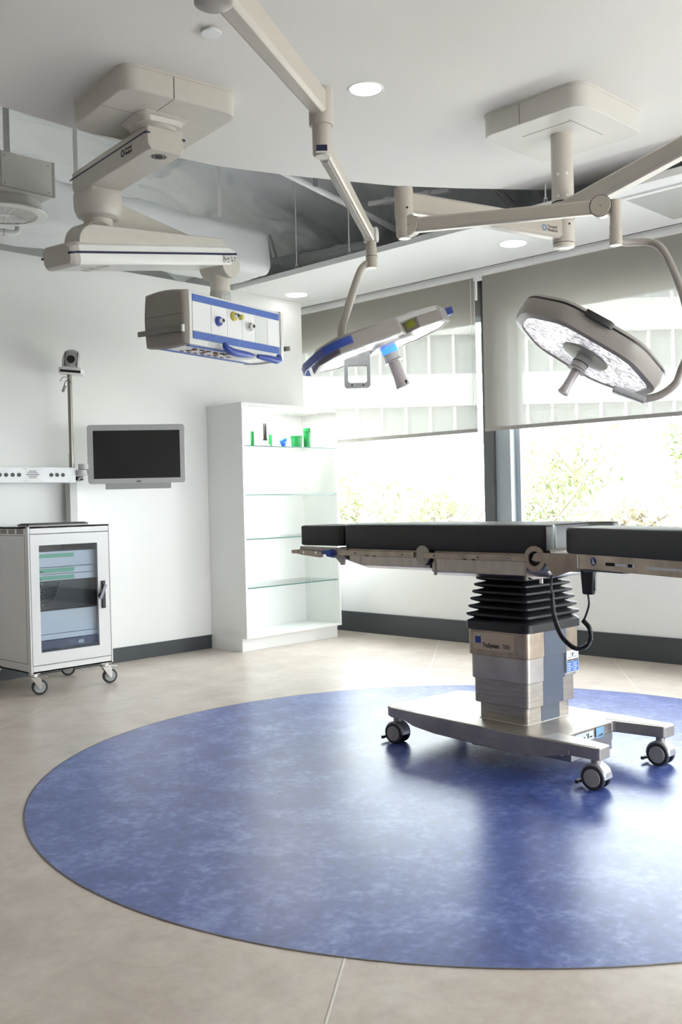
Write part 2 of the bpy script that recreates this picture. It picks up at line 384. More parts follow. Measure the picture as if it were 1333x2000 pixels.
def window(idx, y0, y1):
    """deep framed pane between two mullions"""
    g = bpy.data.objects.new('window_%d' % idx, None); COL.objects.link(g); g['kind'] = 'structure'; WM[g.name] = Matrix.Identity(4)
    b = B(); x0, x1 = 6.70, 6.76; t = 0.045
    b.box(x0, x1, y0, y0 + t, 0.885, 2.70); b.box(x0, x1, y1 - t, y1, 0.885, 2.70); b.box(x0, x1, y0, y1, 0.885, 0.885 + t); b.box(x0, x1, y0, y1, 2.70 - t, 2.70)
    obj('window_frame', b, framel_m, g, bevel=0.004)
    obj('window_pane', B().box(6.725, 6.731, y0 + t, y1 - t, 0.885 + t, 2.70 - t), glass_m, g)
window(1, 4.80, 8.1)
window(2, 2.30, 4.56)
window(3, -0.3, 2.06)
window(4, -2.6, -0.54)
def mullion(y0, y1, idx):
    b = B(); b.box(6.60, 6.66, y1 - 0.035, y1, 0.885, 3.0)
    b.box(6.60, 6.76, y1 - 0.09, y1 - 0.035, 0.885, 2.95)
    struct('trim_%d' % idx, b, frame_m)
    b = B(); b.box(6.63, 6.76, y0, y1 - 0.092, 0.885, 2.70)
    struct('trim_%d' % (idx + 1), b, framel_m, bevel=0.006)
mullion(4.56, 4.80, 9); mullion(2.06, 2.30, 11); mullion(-0.54, -0.3, 13)

# ------------------------------------------------------------------ roller blinds
def blind(y0, y1, zb, label):
    t = thing('roller_blind', label, 'blind', (XB, (y0 + y1) / 2, 2.98), 0, 'roller blinds over the windows')
    b = B(); n = 24
    P = [(XB + 0.0015 * math.sin(k * 1.3), y0 + (y1 - y0) * k / n) for k in range(n + 1)]
    vs = [(x, y, zb + 0.02) for x, y in P] + [(x, y, 2.985) for x, y in P]
    b.add(vs, [(k, k + 1, n + 2 + k, n + 1 + k) for k in range(n)])
    obj('fabric', b, blind_m, t, fix=False)
    obj('bottom_bar', B().box(XB - 0.008, XB + 0.008, y0, y1, zb - 0.008, zb + 0.022), mat('blind_bar', (0.36, 0.34, 0.31), 0.5), t, bevel=0.004)
    obj('roller', B().cyl((XB + 0.03, y0 + 0.01, 3.03), (XB + 0.03, y1 - 0.01, 3.03), 0.028, seg=20), blind_m, t)
    return t
t1 = blind(4.81, 7.9, 1.742, 'beige roller blind over the window beside the shelving cabinet')
t2 = blind(2.33, 4.735, 1.742, 'beige roller blind behind the tilted right lamp head')
blind(0.0 - 0.50 + 0.15, 2.25, 1.742, 'beige roller blind next to the right lamp blind, towards the camera side')  # out-of-view blind added to cut the bright reflection on the floor
blind(-2.6, -0.43, 1.742, 'beige roller blind farthest from the shelving cabinet')  # also out of view, added against floor glare
b = B(); b.cyl((6.535, 4.815, 2.985), (6.535, 4.805, 1.80), 0.0015, seg=6); b.cyl((6.535, 4.85, 2.985), (6.535, 4.84, 1.75), 0.0015, seg=6)
obj('chain', b, white_m, t1)
b = B(); b.box(6.52, 6.56, 4.735, 4.81, 2.955, 2.99); b.box(6.53, 6.55, 4.79, 4.805, 2.80, 2.96); b.cyl((6.54, 4.77, 2.975), (6.50, 4.77, 2.975), 0.012, seg=12)
tag(obj('blind_bracket', b, white_m, bevel=0.003), 'small white bracket holding the two blinds between them at the ceiling', 'bracket')

# ------------------------------------------------------------------ recessed downlights
def downlight(x, y, z, r, label):
    t = thing('downlight', label, 'ceiling light', (x, y, z), 0, 'recessed round downlights')
    obj('trim_ring', B(Matrix.Translation((x, y, z))).lathe([(r, -0.003), (r + 0.006, -0.001), (r + 0.006, 0.001), (r * 0.9, 0.001), (r * 0.88, -0.003)], caps=False), white_m, t)
    obj('lens', B(Matrix.Translation((x, y, z))).lathe([(r * 0.9, -0.0015), (r * 0.9, -0.001)]), down_m, t)
    return t
downlight(3.577, 3.255, ZC, 0.085, 'round lit downlight in the main ceiling between the two covers')
downlight(6.031, 4.084, ZS, 0.105, 'round lit downlight in the low ceiling left of the lamp pole')
downlight(6.02, 6.362, ZS, 0.105, 'round lit downlight in the low ceiling above the shelving cabinet')
b = B(); b.lathe([(0.041, -0.016), (0.043, -0.014), (0.043, -0.010), (0.030, -0.009), (0.030, 0.0)], (2.655, 3.29, ZC))
tag(obj('sprinkler_cover', b, white_m), 'small white round cap on the main ceiling near the lamp boom', 'sprinkler cap')

# perforated grille in soffit
def grille_mat():
    m = mat('perforated_grille', (0.36, 0.36, 0.35), 0.6); nt = m.node_tree; N = nt.nodes; L = nt.links
    v = N.new('ShaderNodeTexVoronoi'); v.inputs['Scale'].default_value = 62; v.inputs['Randomness'].default_value = 0
    tc = N.new('ShaderNodeTexCoord'); L.new(tc.outputs['Object'], v.inputs['Vector'])
    r = N.new('ShaderNodeValToRGB'); r.color_ramp.elements[0].position = 0.28; r.color_ramp.elements[0].color = (0.10, 0.10, 0.10, 1); r.color_ramp.elements[1].position = 0.36; r.color_ramp.elements[1].color = (0.52, 0.52, 0.50, 1)
    L.new(v.outputs['Distance'], r.inputs[0]); L.new(r.outputs[0], N['Principled BSDF'].inputs['Base Color']); return m
t = thing('ceiling_grille', 'large perforated air grille set in the low ceiling at the right edge', 'air grille', (5.97, 2.70, ZS))
obj('face', B().box(5.66, 6.30, 2.37, 3.0, ZS - 0.009, ZS - 0.004), grille_mat(), t)
b = B()
for (x0, x1, y0, y1) in ((5.62, 5.66, 2.33, 3.04), (6.30, 6.34, 2.33, 3.04), (5.66, 6.30, 2.33, 2.37), (5.66, 6.30, 3.0, 3.04)): b.box(x0, x1, y0, y1, ZS - 0.012, ZS)
obj('frame', b, soff_m, t)

# ================================================================== CEILING SUPPLY PENDANT (left)
def cover(name, c, rot, hs, parent, m, seam_side=True):
    M = Matrix.Translation(c) @ Matrix.Rotation(rot, 4, 'Z')
    b = B(M); ring = lambda h, r, z: [(x, y, z) for x, y in rrect(h, h, r, 8)]
    b.layers([ring(hs - 0.004, 0.075, -0.115), ring(hs, 0.078, -0.111), ring(hs + 0.002, 0.08, -0.012), ring(hs + 0.006, 0.082, -0.011), ring(hs + 0.006, 0.082, 0)])
    o = obj(name, b, m, parent, smooth=30)
    return M
pen = thing('supply_pendant', 'beige ceiling supply pendant with two arms carrying the white gas head', 'medical pendant', (2.888, 4.04, ZC))
M = cover('ceiling_cover', (2.888, 4.04, ZC), math.radians(-8), 0.305, pen, pend_m)
b = B(M); b.box(0.3065, 0.3085, -0.055, -0.052, -0.113, -0.0); b.box(-0.055, -0.052, -0.3085, -0.3065, -0.113, 0.0); b.box(-0.30, -0.054, -0.0535, -0.0525, -0.1158, -0.1148)
b.box(-0.0545, -0.0525, -0.305, -0.08, -0.1158, -0.1148)
objs('seam', b, mat('seam_shadow', (0.10, 0.09, 0.08), 0.7), pen)
# flange
b = B(M); ring = lambda h, r, z: [(x, y, z) for x, y in rrect(h, h, r, 6)]
b.layers([ring(0.105, 0.04, -0.150), ring(0.112, 0.04, -0.127), ring(0.13, 0.045, -0.122), ring(0.13, 0.045, -0.115)])
obj('flange', b, pend_m, pen)
J1 = V((2.915, 4.06, 0)); J2 = V((3.0, 4.74, 0))
obj('bearing', B().lathe([(0.115, 0), (0.118, 0.012), (0.112, 0.03), (0.10, 0.04)], (2.90, 4.06, 3.035)), pend_m, pen)
# arm one: deep box, bevelled bottom
d1 = (J2 - J1).normalized(); s1 = V((d1.y, -d1.x, 0))
def arm_box(M, L0, L1, hw, z0, z1, c=0.018, taper=0):
    b = B(M); 
    def ring(x, k=0): return [(x, -hw + c + k, z0), (x, hw - c - k, z0), (x, hw - k, z0 + c * 1.6), (x, hw - k, z1 - c), (x, hw - c - k, z1), (x, -hw + c + k, z1), (x, -hw + k, z1 - c), (x, -hw + k, z0 + c * 1.6)]
    return b.layers([ring(L0, 0.012), ring(L0 + 0.02), ring(L1 - 0.03), ring(L1, 0.015)])
MA = frame((J1.x, J1.y, 0), d1, (-d1.y, d1.x, 0))
# local x along arm, y to the left (-X side, facing camera-left)
o1 = obj('arm', arm_box(MA, -0.09, 0.80, 0.108, 2.925, 3.05), pend_m, pen, bevel=0.004)
b = B(MA); b.box(-0.075, 0.80, 0.1075, 0.1095, 3.000, 3.008); b.box(-0.0915, -0.055, 0.085, 0.109, 3.000, 3.008); b.box(-0.0915, -0.06, -0.109, -0.09, 3.000, 3.008)
obj('stripe', b, navy_m, o1)
b = B(MA)
for ri, ro in ((0.0, 0.022), (0.029, 0.036)):
    rr_ = [[( -0.015 + rad * math.cos(2 * PI * i / 40), rad * math.sin(2 * PI * i / 40), 2.9242 - (0.001)) for i in range(40)] for rad in (max(ri, 0.0005), ro)]
    b.layers([rr_[0], rr_[1]], cap0=False, cap1=False)
obj('round_mark', b, ink_m, o1, fix=False)
b = B(MA); b.layers([[(-0.015 + rad * math.cos(2 * PI * i / 40), rad * 1.1 * math.sin(2 * PI * i / 40), z) for i in range(40)] for rad, z in ((0.043, 2.9252), (0.043, 2.9238), (0.0405, 2.9238), (0.0405, 2.9252))], False, False)
obj('round_rim', b, pend_m, o1)
def logo(parent, M, size, ringm, txtm, mirror=False, ringnm='logo_ring'):
    """ring with a broken rim and two lines of lettering"""
    b = B(M); R1, R0 = size * 0.62, size * 0.40; cxx = 0
    for k in range(6):
        a0, a1 = k * PI / 3 + 0.08, (k + 1) * PI / 3 - 0.08
        pts = [(cxx + R1 * math.cos(a), R1 * math.sin(a)) for a in (a0, (a0 + a1) / 2, a1)] + [(cxx + R0 * math.cos(a), R0 * math.sin(a)) for a in (a1, a0)]
        b.prism(pts, 0.0, 0.0008)
    obj(ringnm, b, ringm, parent)
    text('lettering', 'Trumpf', size * 0.82, M @ Matrix.Translation((size * 0.85, size * 0.10, 0)), txtm, parent)
    text('lettering', 'Medical', size * 0.82, M @ Matrix.Translation((size * 0.85, -size * 0.62, 0)), txtm, parent)
# logo on left side of arm one
org = MA @ V((0.155, 0.1098, 2.968))
logo(o1, frame(org, -d1, (0, 0, 1)), 0.030, ink_m, ink_m)
# joint two: mounting plate, bell, neck
b = B(MA); b.prism([(x + (J2 - J1).length, y) for x, y in rrect(0.11, 0.10, 0.03)], 2.905, 2.926)
obj('joint_plate', b, pend_m, pen, bevel=0.002)
obj('joint_bell', B().lathe([(0.080, 2.775), (0.112, 2.79), (0.128, 2.825), (0.131, 2.86), (0.131, 2.906)], (J2.x, J2.y, 0)), pend_m, pen)
obj('joint_neck', B().lathe([(0.078, 2.62), (0.079, 2.778)], (J2.x, J2.y, 0)), pend_m, pen)
# spring arm two, tilted up to its far end
rise = 0.232 / 1.28
dA = V((0.986, 0.165, 0)).normalized(); tA = V((dA.x, dA.y, rise)).normalized(); yA = V((-dA.y, dA.x, 0))
cA = V((2.795, 4.582, 2.474)) + yA * 0.125
MB2 = frame(cA, tA, yA)
def prof(x, hw, zb, zt):
    c = 0.02
    return [(x, -hw + 0.012, zb), (x, hw - 0.012, zb), (x, hw, zb + c * 1.2), (x, hw, zt - c), (x, hw - 0.02, zt), (x, -hw + 0.02, zt), (x, -hw, zt - c), (x, -hw, zb + c * 1.2)]
b = B(MB2); b.layers([prof(-0.02, 0.118, 0.006, 0.118), prof(0.0, 0.125, 0.0, 0.122), prof(1.22, 0.122, 0.0, 0.122), prof(1.28, 0.112, 0.012, 0.105)])
o2 = obj('spring_arm', b, pendw_m, pen, bevel=0.003)
# end cap, darker enamel
b = B(MB2); b.layers([prof(-0.055, 0.106, 0.012, 0.108), prof(-0.035, 0.118, 0.002, 0.120), prof(-0.002, 0.1262, -0.0015, 0.1235)])
obj('end_cap', b, mat('cap_enamel', (0.50, 0.47, 0.43), 0.35), o2, bevel=0.002)
b = B(MB2); b.box(-0.03, 1.275, -0.1275, -0.1255, 0.058, 0.070); b.box(-0.0575, -0.03, -0.120, -0.095, 0.058, 0.069); b.box(-0.0575, -0.03, 0.10, 0.119, 0.058, 0.069)
obj('stripe', b, navy_m, o2)
# near fairing: rounded hump tapering along the arm
def fairing(y0, y1, x0, x1, h0, h1, zb=0.115, rise_n=10):
    top = []
    r = min(h0, 0.16)
    for k in range(rise_n + 1):
        a = PI / 2 * k / rise_n; top.append((x0 + r * 1.25 * (1 - math.cos(a)), zb + h0 * math.sin(a)))
    top.append((x1 - 0.03, zb + h1)); top.append((x1, zb))
    b = B(MB2); n = len(top)
    return b.layers([[(x, y0, z) for x, z in top], [(x, y0 + 0.012, z) if 0 < i < n - 1 else (x, y0 + 0.012, z) for i, (x, z) in enumerate(top)], [(x, y1, z) for x, z in top]])
obj('fairing', fairing(-0.112, -0.02, 0.02, 1.20, 0.098, 0.045), pend_m, o2, bevel=0.004)
obj('fairing', fairing(0.03, 0.112, 0.30, 1.20, 0.245, 0.05), pend_m, o2, bevel=0.004)
# pivot drum beside the neck
b = B(); c = V((J2.x, J2.y, 2.625)) - dA * 0.045
b.cyl(c - yA * 0.075, c + yA * 0.085, 0.125, seg=40); obj('pivot_drum', b, pend_m, pen, bevel=0.004)
b = B(); b.cyl(c - yA * 0.079, c - yA * 0.074, 0.121, seg=40); b.cyl(c + yA * 0.0, c + yA * 0.004, 0.1265, seg=40); obj('drum_edge', b, mat('drum_dark', (0.30, 0.28, 0.26), 0.5), pen)
# instruction label at the far end
lab = frame(MB2 @ V((1.145, -0.1256, 0.012)), tA, (0, 0, 1))
obj('instruction_label', B(lab).box(0, 0.125, 0, 0.043, 0, 0.0012), lgrey_m, o2)
b = B(lab)
random.seed(3)
for k in range(4):
    x = 0.008 + k * 0.028
    for q in range(5):
        px, py = x + random.uniform(0, 0.018), 0.006 + random.uniform(0, 0.026); a = random.uniform(0, PI)
        dx, dy = 0.006 * math.cos(a), 0.006 * math.sin(a)
        b.prism([(px - dx - dy * .3, py - dy + dx * .3), (px + dx - dy * .3, py + dy + dx * .3), (px + dx + dy * .3, py + dy - dx * .3), (px - dx + dy * .3, py - dy - dx * .3)], 0.0013, 0.0018)
obj('pictogram', b, ink_m, o2)
b = B(MB2); b.layers([[(0.13 + r_ * 2.2 * math.cos(2 * PI * i / 30), -0.03 + r_ * math.sin(2 * PI * i / 30), z) for i in range(30)] for r_, z in ((0.024, 0), (0.024, -0.002), (0.019, -0.002), (0.019, 0))], False, False)
obj('oval_rim', b, pend_m, o2)
# down pipe
pc = V((3.97, 4.895, 0))
b = B(); cc = V((pc.x, pc.y, 2.70)); b.cyl(cc - yA * 0.10, cc + yA * 0.10, 0.085, seg=40); obj('end_knuckle', b, pend_m, pen, bevel=0.006)
b = B(); b.lathe([(0.063, 2.52), (0.063, 2.70)], (pc.x, pc.y, 0)); obj('down_pipe', b, pend_m, pen)
obj('clear_collar', B().lathe([(0.060, 2.42), (0.0655, 2.425), (0.0655, 2.535), (0.060, 2.54)], (pc.x, pc.y, 0)), mat('collar_grey', (0.50, 0.50, 0.47), 0.15, coat=0.6), pen)
b = B(); 
for k in range(5): a = -2.1 + k * 0.28; b.add([(pc.x + 0.0665 * math.cos(a + q), pc.y + 0.0665 * math.sin(a + q), z) for q, z in ((0, 2.475), (0.16, 2.475), (0.16, 2.505 - 0.006 * (k % 2)), (0, 2.505))], [(0, 1, 2, 3)])
obj('collar_label', b, white_m, pen)
# supply head
hd = V((0.980, 0.195, 0)).normalized(); hy = V((-hd.y, hd.x, 0))
HM = frame((3.484, 4.591, 2.129), hd, hy)
HL, HW, HH = 0.885, 0.30, 0.306
def hp(x, k):  # section with slightly domed sides
    return [(x, k, k * 1.0), (x, HW * .5, -0.006 + k), (x, HW - k, k), (x, HW + 0.012 - k, HH * .5), (x, HW - k, HH - k), (x, HW * .5, HH + 0.004 - k), (x, k, HH - k), (x, k, HH * .5)]
head = obj('supply_head', B(HM).layers([hp(0.0, 0), hp(HL, 0)]), pendw_m, pen, bevel=0.006)
caps_m = mat('head_cap_enamel', (0.29, 0.262, 0.237), 0.4, bump=0.03, bump_s=200)  # dark colour holds the shade on the left end of the head
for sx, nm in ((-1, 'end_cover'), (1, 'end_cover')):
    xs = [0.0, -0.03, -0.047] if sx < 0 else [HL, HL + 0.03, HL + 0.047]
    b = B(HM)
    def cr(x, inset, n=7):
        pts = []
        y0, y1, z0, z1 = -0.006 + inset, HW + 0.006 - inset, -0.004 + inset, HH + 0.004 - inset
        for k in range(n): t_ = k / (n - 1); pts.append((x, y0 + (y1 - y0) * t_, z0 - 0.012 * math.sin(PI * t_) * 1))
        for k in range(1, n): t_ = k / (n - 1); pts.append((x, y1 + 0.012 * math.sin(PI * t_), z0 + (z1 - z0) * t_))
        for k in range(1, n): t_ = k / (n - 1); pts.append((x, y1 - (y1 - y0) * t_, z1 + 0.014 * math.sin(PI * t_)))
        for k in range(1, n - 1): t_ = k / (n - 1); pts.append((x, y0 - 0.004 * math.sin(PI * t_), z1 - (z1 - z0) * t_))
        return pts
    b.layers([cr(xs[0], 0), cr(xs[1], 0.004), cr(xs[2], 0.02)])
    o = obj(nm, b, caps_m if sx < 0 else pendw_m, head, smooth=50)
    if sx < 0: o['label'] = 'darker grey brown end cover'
b = B(HM); b.box(-0.0485, -0.046, 0.01, HW - 0.01, 0.168, 0.1695); obj('cover_seam', b, dark_m, head)
for (z0, z1) in ((0.252, 0.292), (0.034, 0.078)):
    obj('blue_band', B(HM).box(0.035, HL - 0.015, -0.0045, 0.001, z0, z1), stripe_m, head, bevel=0.001)
for i, (xa, xb_) in enumerate(((0.035, 0.196), (0.199, 0.345), (0.348, 0.49), (0.493, 0.62), (0.623, 0.745), (0.748, HL - 0.015))):
    obj('panel', B(HM).box(xa, xb_, -0.003, 0.001, 0.081, 0.249), white_m if i != 4 else mat('panel_pale', (0.72, 0.74, 0.72), 0.45), head, bevel=0.001)
def outlet(x, z, m1, nm, knob=False):
    c = lambda yy: HM @ V((x, yy, z))
    o = obj(nm, B().cyl(c(-0.001), c(-0.018), 0.030, 0.027, seg=28), m1, head, bevel=0.002)
    obj('socket', B().cyl(c(-0.018), c(-0.045), 0.015, 0.0135, seg=20), chrome_m, o, bevel=0.002)
    obj('socket_bore', B().cyl(c(-0.0452), c(-0.0458), 0.009, seg=16), dark_m, o)
    if knob: obj('knob', B().cyl(HM @ V((x + 0.062, -0.002, z + 0.002)), HM @ V((x + 0.062, -0.03, z + 0.002)), 0.017, 0.014, seg=18), m1, o, bevel=0.003)
outlet(0.262, 0.163, blue_m, 'blue_gas_outlet')
outlet(0.405, 0.213, brass_m, 'yellow_gas_outlet', True)
outlet(0.555, 0.168, chrome_m, 'chrome_gas_outlet')
# underside sockets and stripes
for (y0, y1) in ((0.02, 0.05), (0.235, 0.262)):
    obj('blue_band', B(HM).box(0.03, HL - 0.03, y0, y1, -0.0065, -0.002 + 0.004), stripe_m, head)
b = B(HM)
for k in range(7):
    x = 0.14 + k * 0.062
    b.box(x, x + 0.03, 0.085, 0.10, -0.0085, -0.002); 
    if k % 2 == 0: b.box(x + 0.01, x + 0.04, 0.14, 0.165, -0.0085, -0.002)
    b.box(x, x + 0.026, 0.19, 0.20, -0.0085, -0.002)
objs('socket_row', b, black_m, head)
b = B(HM)
for k in range(3): b.box(0.16 + k * 0.1, 0.19 + k * 0.1, 0.11, 0.125, -0.009, -0.002)
objs('socket_row', b, mat('red_socket', (0.35, 0.06, 0.04), 0.4), head)
obj('handle_plate', B(HM).box(0.42, 0.66, -0.035, 0.10, -0.016, -0.006), lgrey_m, head, bevel=0.004)
def grip(pts): 
    return B(HM).tube(pts, lambda t: 0.013 + 0.010 * math.sin(PI * min(1, max(0, t))), seg=14, sub=5)
obj('blue_grip', grip([(0.26, -0.05, 0.03), (0.27, -0.055, 0.0), (0.33, -0.06, -0.02), (0.45, -0.055, -0.02), (0.53, -0.05, -0.018)]), blue_m, head)
obj('blue_grip', grip([(0.58, -0.05, -0.016), (0.66, -0.055, -0.02), (0.76, -0.055, -0.022), (0.80, -0.05, -0.012), (0.80, -0.045, 0.02)]), blue_m, head)
b = B(HM); b.box(-0.075, -0.062, -0.02, 0.33, 0.062, 0.092)
b.box(-0.062, -0.045, 0.03, 0.05, 0.068, 0.086); b.box(-0.062, -0.045, 0.24, 0.26, 0.068, 0.086)
obj('side_rail', b, mat('rail_steel_dark', (0.22, 0.21, 0.20), 0.35, 0.8), head, bevel=0.001)
obj('rail_stop', B(HM).box(-0.078, -0.06, -0.024, -0.012, 0.058, 0.098), white_m, head, bevel=0.001)
b = B(HM); b.box(HL + 0.055, HL + 0.068, -0.03, 0.33, 0.062, 0.092); b.box(HL + 0.04, HL + 0.055, 0.03, 0.05, 0.068, 0.086)
obj('side_rail', b, mat('rail_steel_dark2', (0.30, 0.29, 0.28), 0.35, 0.8), head, bevel=0.001)

# ================================================================== SURGICAL LAMP, middle
def hubdot(b, c, r=0.004): pass
lampA = thing('surgical_lamp', 'surgical lamp on long grey boom hanging centre, blue handle on its head', 'surgical light', (1.90, 2.34, ZC), 0, 'ceiling surgical lamps')
cover('ceiling_cover', (1.90, 2.34, ZC), 0.0, 0.30, lampA, pend_m)
obj('pole', B().lathe([(0.057, 2.80), (0.057, ZC - 0.113)], (1.90, 2.34, 0)), lamp_m, lampA)
obj('hub', B().lathe([(0.050, 2.700), (0.058, 2.705), (0.060, 2.72), (0.060, 2.88), (0.057, 2.885)], (1.90, 2.34, 0)), lampg_m, lampA)
P1 = V((2.727, 2.718, 0)); 
obj('boom_arm', B().beam((1.93, 2.354, 2.79), (2.700, 2.705, 2.738), 0.085, 0.115, 0.066, 0.098, ch=0.2), lamp_m, lampA, bevel=0.003)
obj('boom_joint', B().lathe([(0.046, 2.655), (0.048, 2.658), (0.048, 2.79), (0.046, 2.796)], (P1.x, P1.y, 0)), lamp_m, lampA)
obj('joint_knuckle', B().lathe([(0.030, 2.535), (0.036, 2.545), (0.037, 2.60), (0.037, 2.655)], (P1.x, P1.y, 0)), lamp_m, lampA)
P2 = V((3.518, 3.196, 0)); dd = (P2 - P1).normalized(); ss = V((-dd.y, dd.x, 0))
obj('end_label', B(frame((P1.x, P1.y, 2.560), (0.698, -0.716, 0), (0, 0, 1))).box(-0.021, 0.021, -0.013, 0.010, 0.026, 0.0385), navy_m, lampA, bevel=0.001)
obj('end_label_edge', B(frame((P1.x, P1.y, 2.560), (0.698, -0.716, 0), (0, 0, 1))).box(-0.022, 0.022, -0.018, -0.013, 0.026, 0.0375), white_m, lampA, bevel=0.001)
sp0 = V((P1.x, P1.y, 2.578)) + dd * 0.01; sp1 = V((P2.x, P2.y, 2.468)) - dd * 0.0
so = obj('spring_arm', B().beam(sp0, sp1, 0.052, 0.066, 0.046, 0.056, ch=0.16), lamp_m, lampA, bevel=0.003)
MM = frame(sp0, sp1 - sp0, ss); Ls = (sp1 - sp0).length
b = B(MM); b.box(0.05, Ls - 0.06, -0.010, 0.010, -0.038, -0.030); obj('arm_groove', b, lampg_m, so, bevel=0.002)
b = B(); cc = V((P2.x, P2.y, 2.475)) + dd * 0.02; b.cyl(cc - ss * 0.034, cc + ss * 0.034, 0.036, seg=28); objs('elbow_disc', b, lampl_m, lampA, bevel=0.004)
pp = P2 + dd * 0.025
obj('drop_stem', B().lathe([(0.0245, 2.318), (0.0275, 2.322), (0.0275, 2.375), (0.0265, 2.377), (0.0265, 2.42), (0.024, 2.422), (0.024, 2.47)], (pp.x, pp.y, 0)), lamp_m, lampA)
obj('stem_ring', B().lathe([(0.0282, 2.372), (0.0282, 2.374)], (pp.x, pp.y, 0)), dark_m, lampA)
rv, uv, fv = V((0.698, -0.716, 0)), V((0, 0, 1)), V((0.716, 0.698, 0))
obj('yoke_tube', B().tube([(pp.x, pp.y, 2.345), tuple(V((pp.x, pp.y, 2.33)) - rv * 0.035), tuple(V((pp.x, pp.y, 2.28)) - rv * 0.065), tuple(V((pp.x, pp.y, 2.11)) - rv * 0.128 + fv * 0.02), tuple(V((pp.x, pp.y, 2.04)) - rv * 0.150 + fv * 0.02), tuple(V((pp.x, pp.y, 1.94)) - rv * 0.155 + fv * 0.02), tuple(V((pp.x, pp.y, 1.90)) - rv * 0.135 + fv * 0.0)], 0.0195, seg=18, sub=5), lamp_m, lampA)

def hexa(cx, cy, r, a0=0, sx=1, sy=1): return [(cx + sx * r * math.cos(a0 + PI / 3 * k), cy + sy * r * math.sin(a0 + PI / 3 * k)) for k in range(6)]
def chamfer(pts, f=0.22, steps=4):
    out = []
    n = len(pts)
    for i in range(n):
        p, c, q = V(pts[i - 1]), V(pts[i]), V(pts[(i + 1) % n])
        a = c + (p - c) * f; d = c + (q - c) * f
        for t_ in ((0, .25, .5, .75, 1) if steps > 2 else (0, .5, 1)): out.append(tuple((a * (1 - t_) ** 2 + c * 2 * t_ * (1 - t_) + d * t_ * t_)))
    return out
def inset(pts, k, c=None):
    c = c or (sum(p[0] for p in pts) / len(pts), sum(p[1] for p in pts) / len(pts))
    return [(c[0] + (p[0] - c[0]) * k, c[1] + (p[1] - c[1]) * k) for p in pts]

nA = (V((0.698, -0.716, 0)) * 0.34 - V((0, 0, 0.94)) - V((0.716, 0.698, 0)) * 0.01).normalized(); aA = V((0.82, -0.526, 0.31)); aA = (aA - nA * aA.dot(nA)).normalized()
cA_ = V((3.434, 3.068, 1.945))
HA = frame(cA_, aA, (-nA).cross(aA))     # x along head, z up (away from the patient side)
def pod(nm, outline, M, zt, zb, mm, parent):
    L3 = lambda k, z: [(x, y, z) for x, y in inset(outline, k)]
    o = obj(nm, B(M).layers([L3(0.86, zb + 0.012), L3(0.87, zb), L3(0.985, zb), L3(1.0, zb + 0.006), L3(0.99, zt - 0.012), L3(0.93, zt)], cap0=False), mm, parent, smooth=14)
    ln = obj('lens', B(M).layers([L3(0.872, zb + 0.004), L3(0.872, zb + 0.008)]), led2_m, o)
    return o
pa = pod('lamp_pod', chamfer([(-0.345, -0.10), (-0.27, -0.235), (0.03, -0.235), (0.09, -0.11), (0.05, 0.16), (-0.20, 0.22), (-0.335, 0.10)], 0.05, 1), HA, 0.040, -0.036, lampg_m, lampA)
pb = pod('lamp_pod', chamfer([(0.085, -0.12), (0.14, -0.175), (0.26, -0.165), (0.335, -0.05), (0.335, 0.08), (0.24, 0.22), (0.06, 0.24), (0.04, 0.05)], 0.05, 1), HA, 0.040, -0.032, lampg_m, lampA)
# top shell bridging the two pods
obj('top_shell', B(HA).layers([[(x, y, z) for x, y in inset(rrect(0.30, 0.19, 0.12, 6), k)] for z, k in ((0.018, 1), (0.040, 0.97), (0.056, 0.7))]), lampl_m, lampA, smooth=30)
obj('centre_plate', B(HA).layers([[(x, y, z) for x, y in rrect(0.10, 0.11, 0.04, 6, 0.03, -0.01)] for z in (-0.046, 0.01)]), lampl_m, lampA, bevel=0.004)
# blue handle rail at the left end
b = B(HA); pts = [(-0.205, -0.255, 0.012), (-0.27, -0.250, 0.010), (-0.335, -0.215, 0.006), (-0.375, -0.12, 0.0)]
b.layers([[(x, y, z - 0.022), (x + .008, y + 0.010, z - 0.022), (x + .008, y + 0.010, z + 0.012), (x, y, z + 0.012)] for x, y, z in pts + [(-0.39, 0.0, 0.0), (-0.375, 0.12, 0.0), (-0.33, 0.20, 0.0)]])
obj('blue_handle_rail', b, blue_m, lampA, bevel=0.002)
obj('blue_tip', B(HA).box(0.325, 0.362, -0.06, 0.09, -0.004, 0.03), blue_m, lampA, bevel=0.004)
obj('yellow_label', B(frame(HA @ V((0.100, -0.1385, 0.0)), HA.to_3x3() @ V((0.055, -0.055, 0)), HA.to_3x3() @ V((0, 0, 1)))).box(-0.008, 0.036, -0.018, 0.016, -0.002, 0.0025), yel_m, lampA)
# camera bracket: rectangular loop hanging below
LB = frame(cA_ + aA * -0.14 + nA * 0.03 - V((0, 0, 0.015)), (rv.x, rv.y, 0), (0, 0, 1))
b = B(LB)
out_ = [(-0.055, 0.045), (-0.055, -0.125), (-0.045, -0.135), (0.055, -0.135), (0.065, -0.125), (0.065, 0.085)]
inn = [(-0.038, -0.035), (-0.038, -0.105), (-0.030, -0.113), (0.042, -0.113), (0.050, -0.105), (0.050, -0.035)]
for z0, z1 in ((-0.018, 0.018),):
    n_ = 6; vs = [(x, y, z0) for x, y in out_] + [(x, y, z0) for x, y in inn] + [(x, y, z1) for x, y in out_] + [(x, y, z1) for x, y in inn]
    fs = []
    for i in range(5):
        fs += [(i, i + 1, 6 + i + 1, 6 + i), (12 + i, 18 + i, 18 + i + 1, 12 + i + 1), (i, 12 + i, 12 + i + 1, i + 1), (6 + i, 6 + i + 1, 18 + i + 1, 18 + i)]
    fs += [(0, 6, 11, 5), (12, 17, 23, 18), (6, 18, 23, 11), (0, 5, 17, 12)]
    b.add(vs, fs)
b.add([], [])
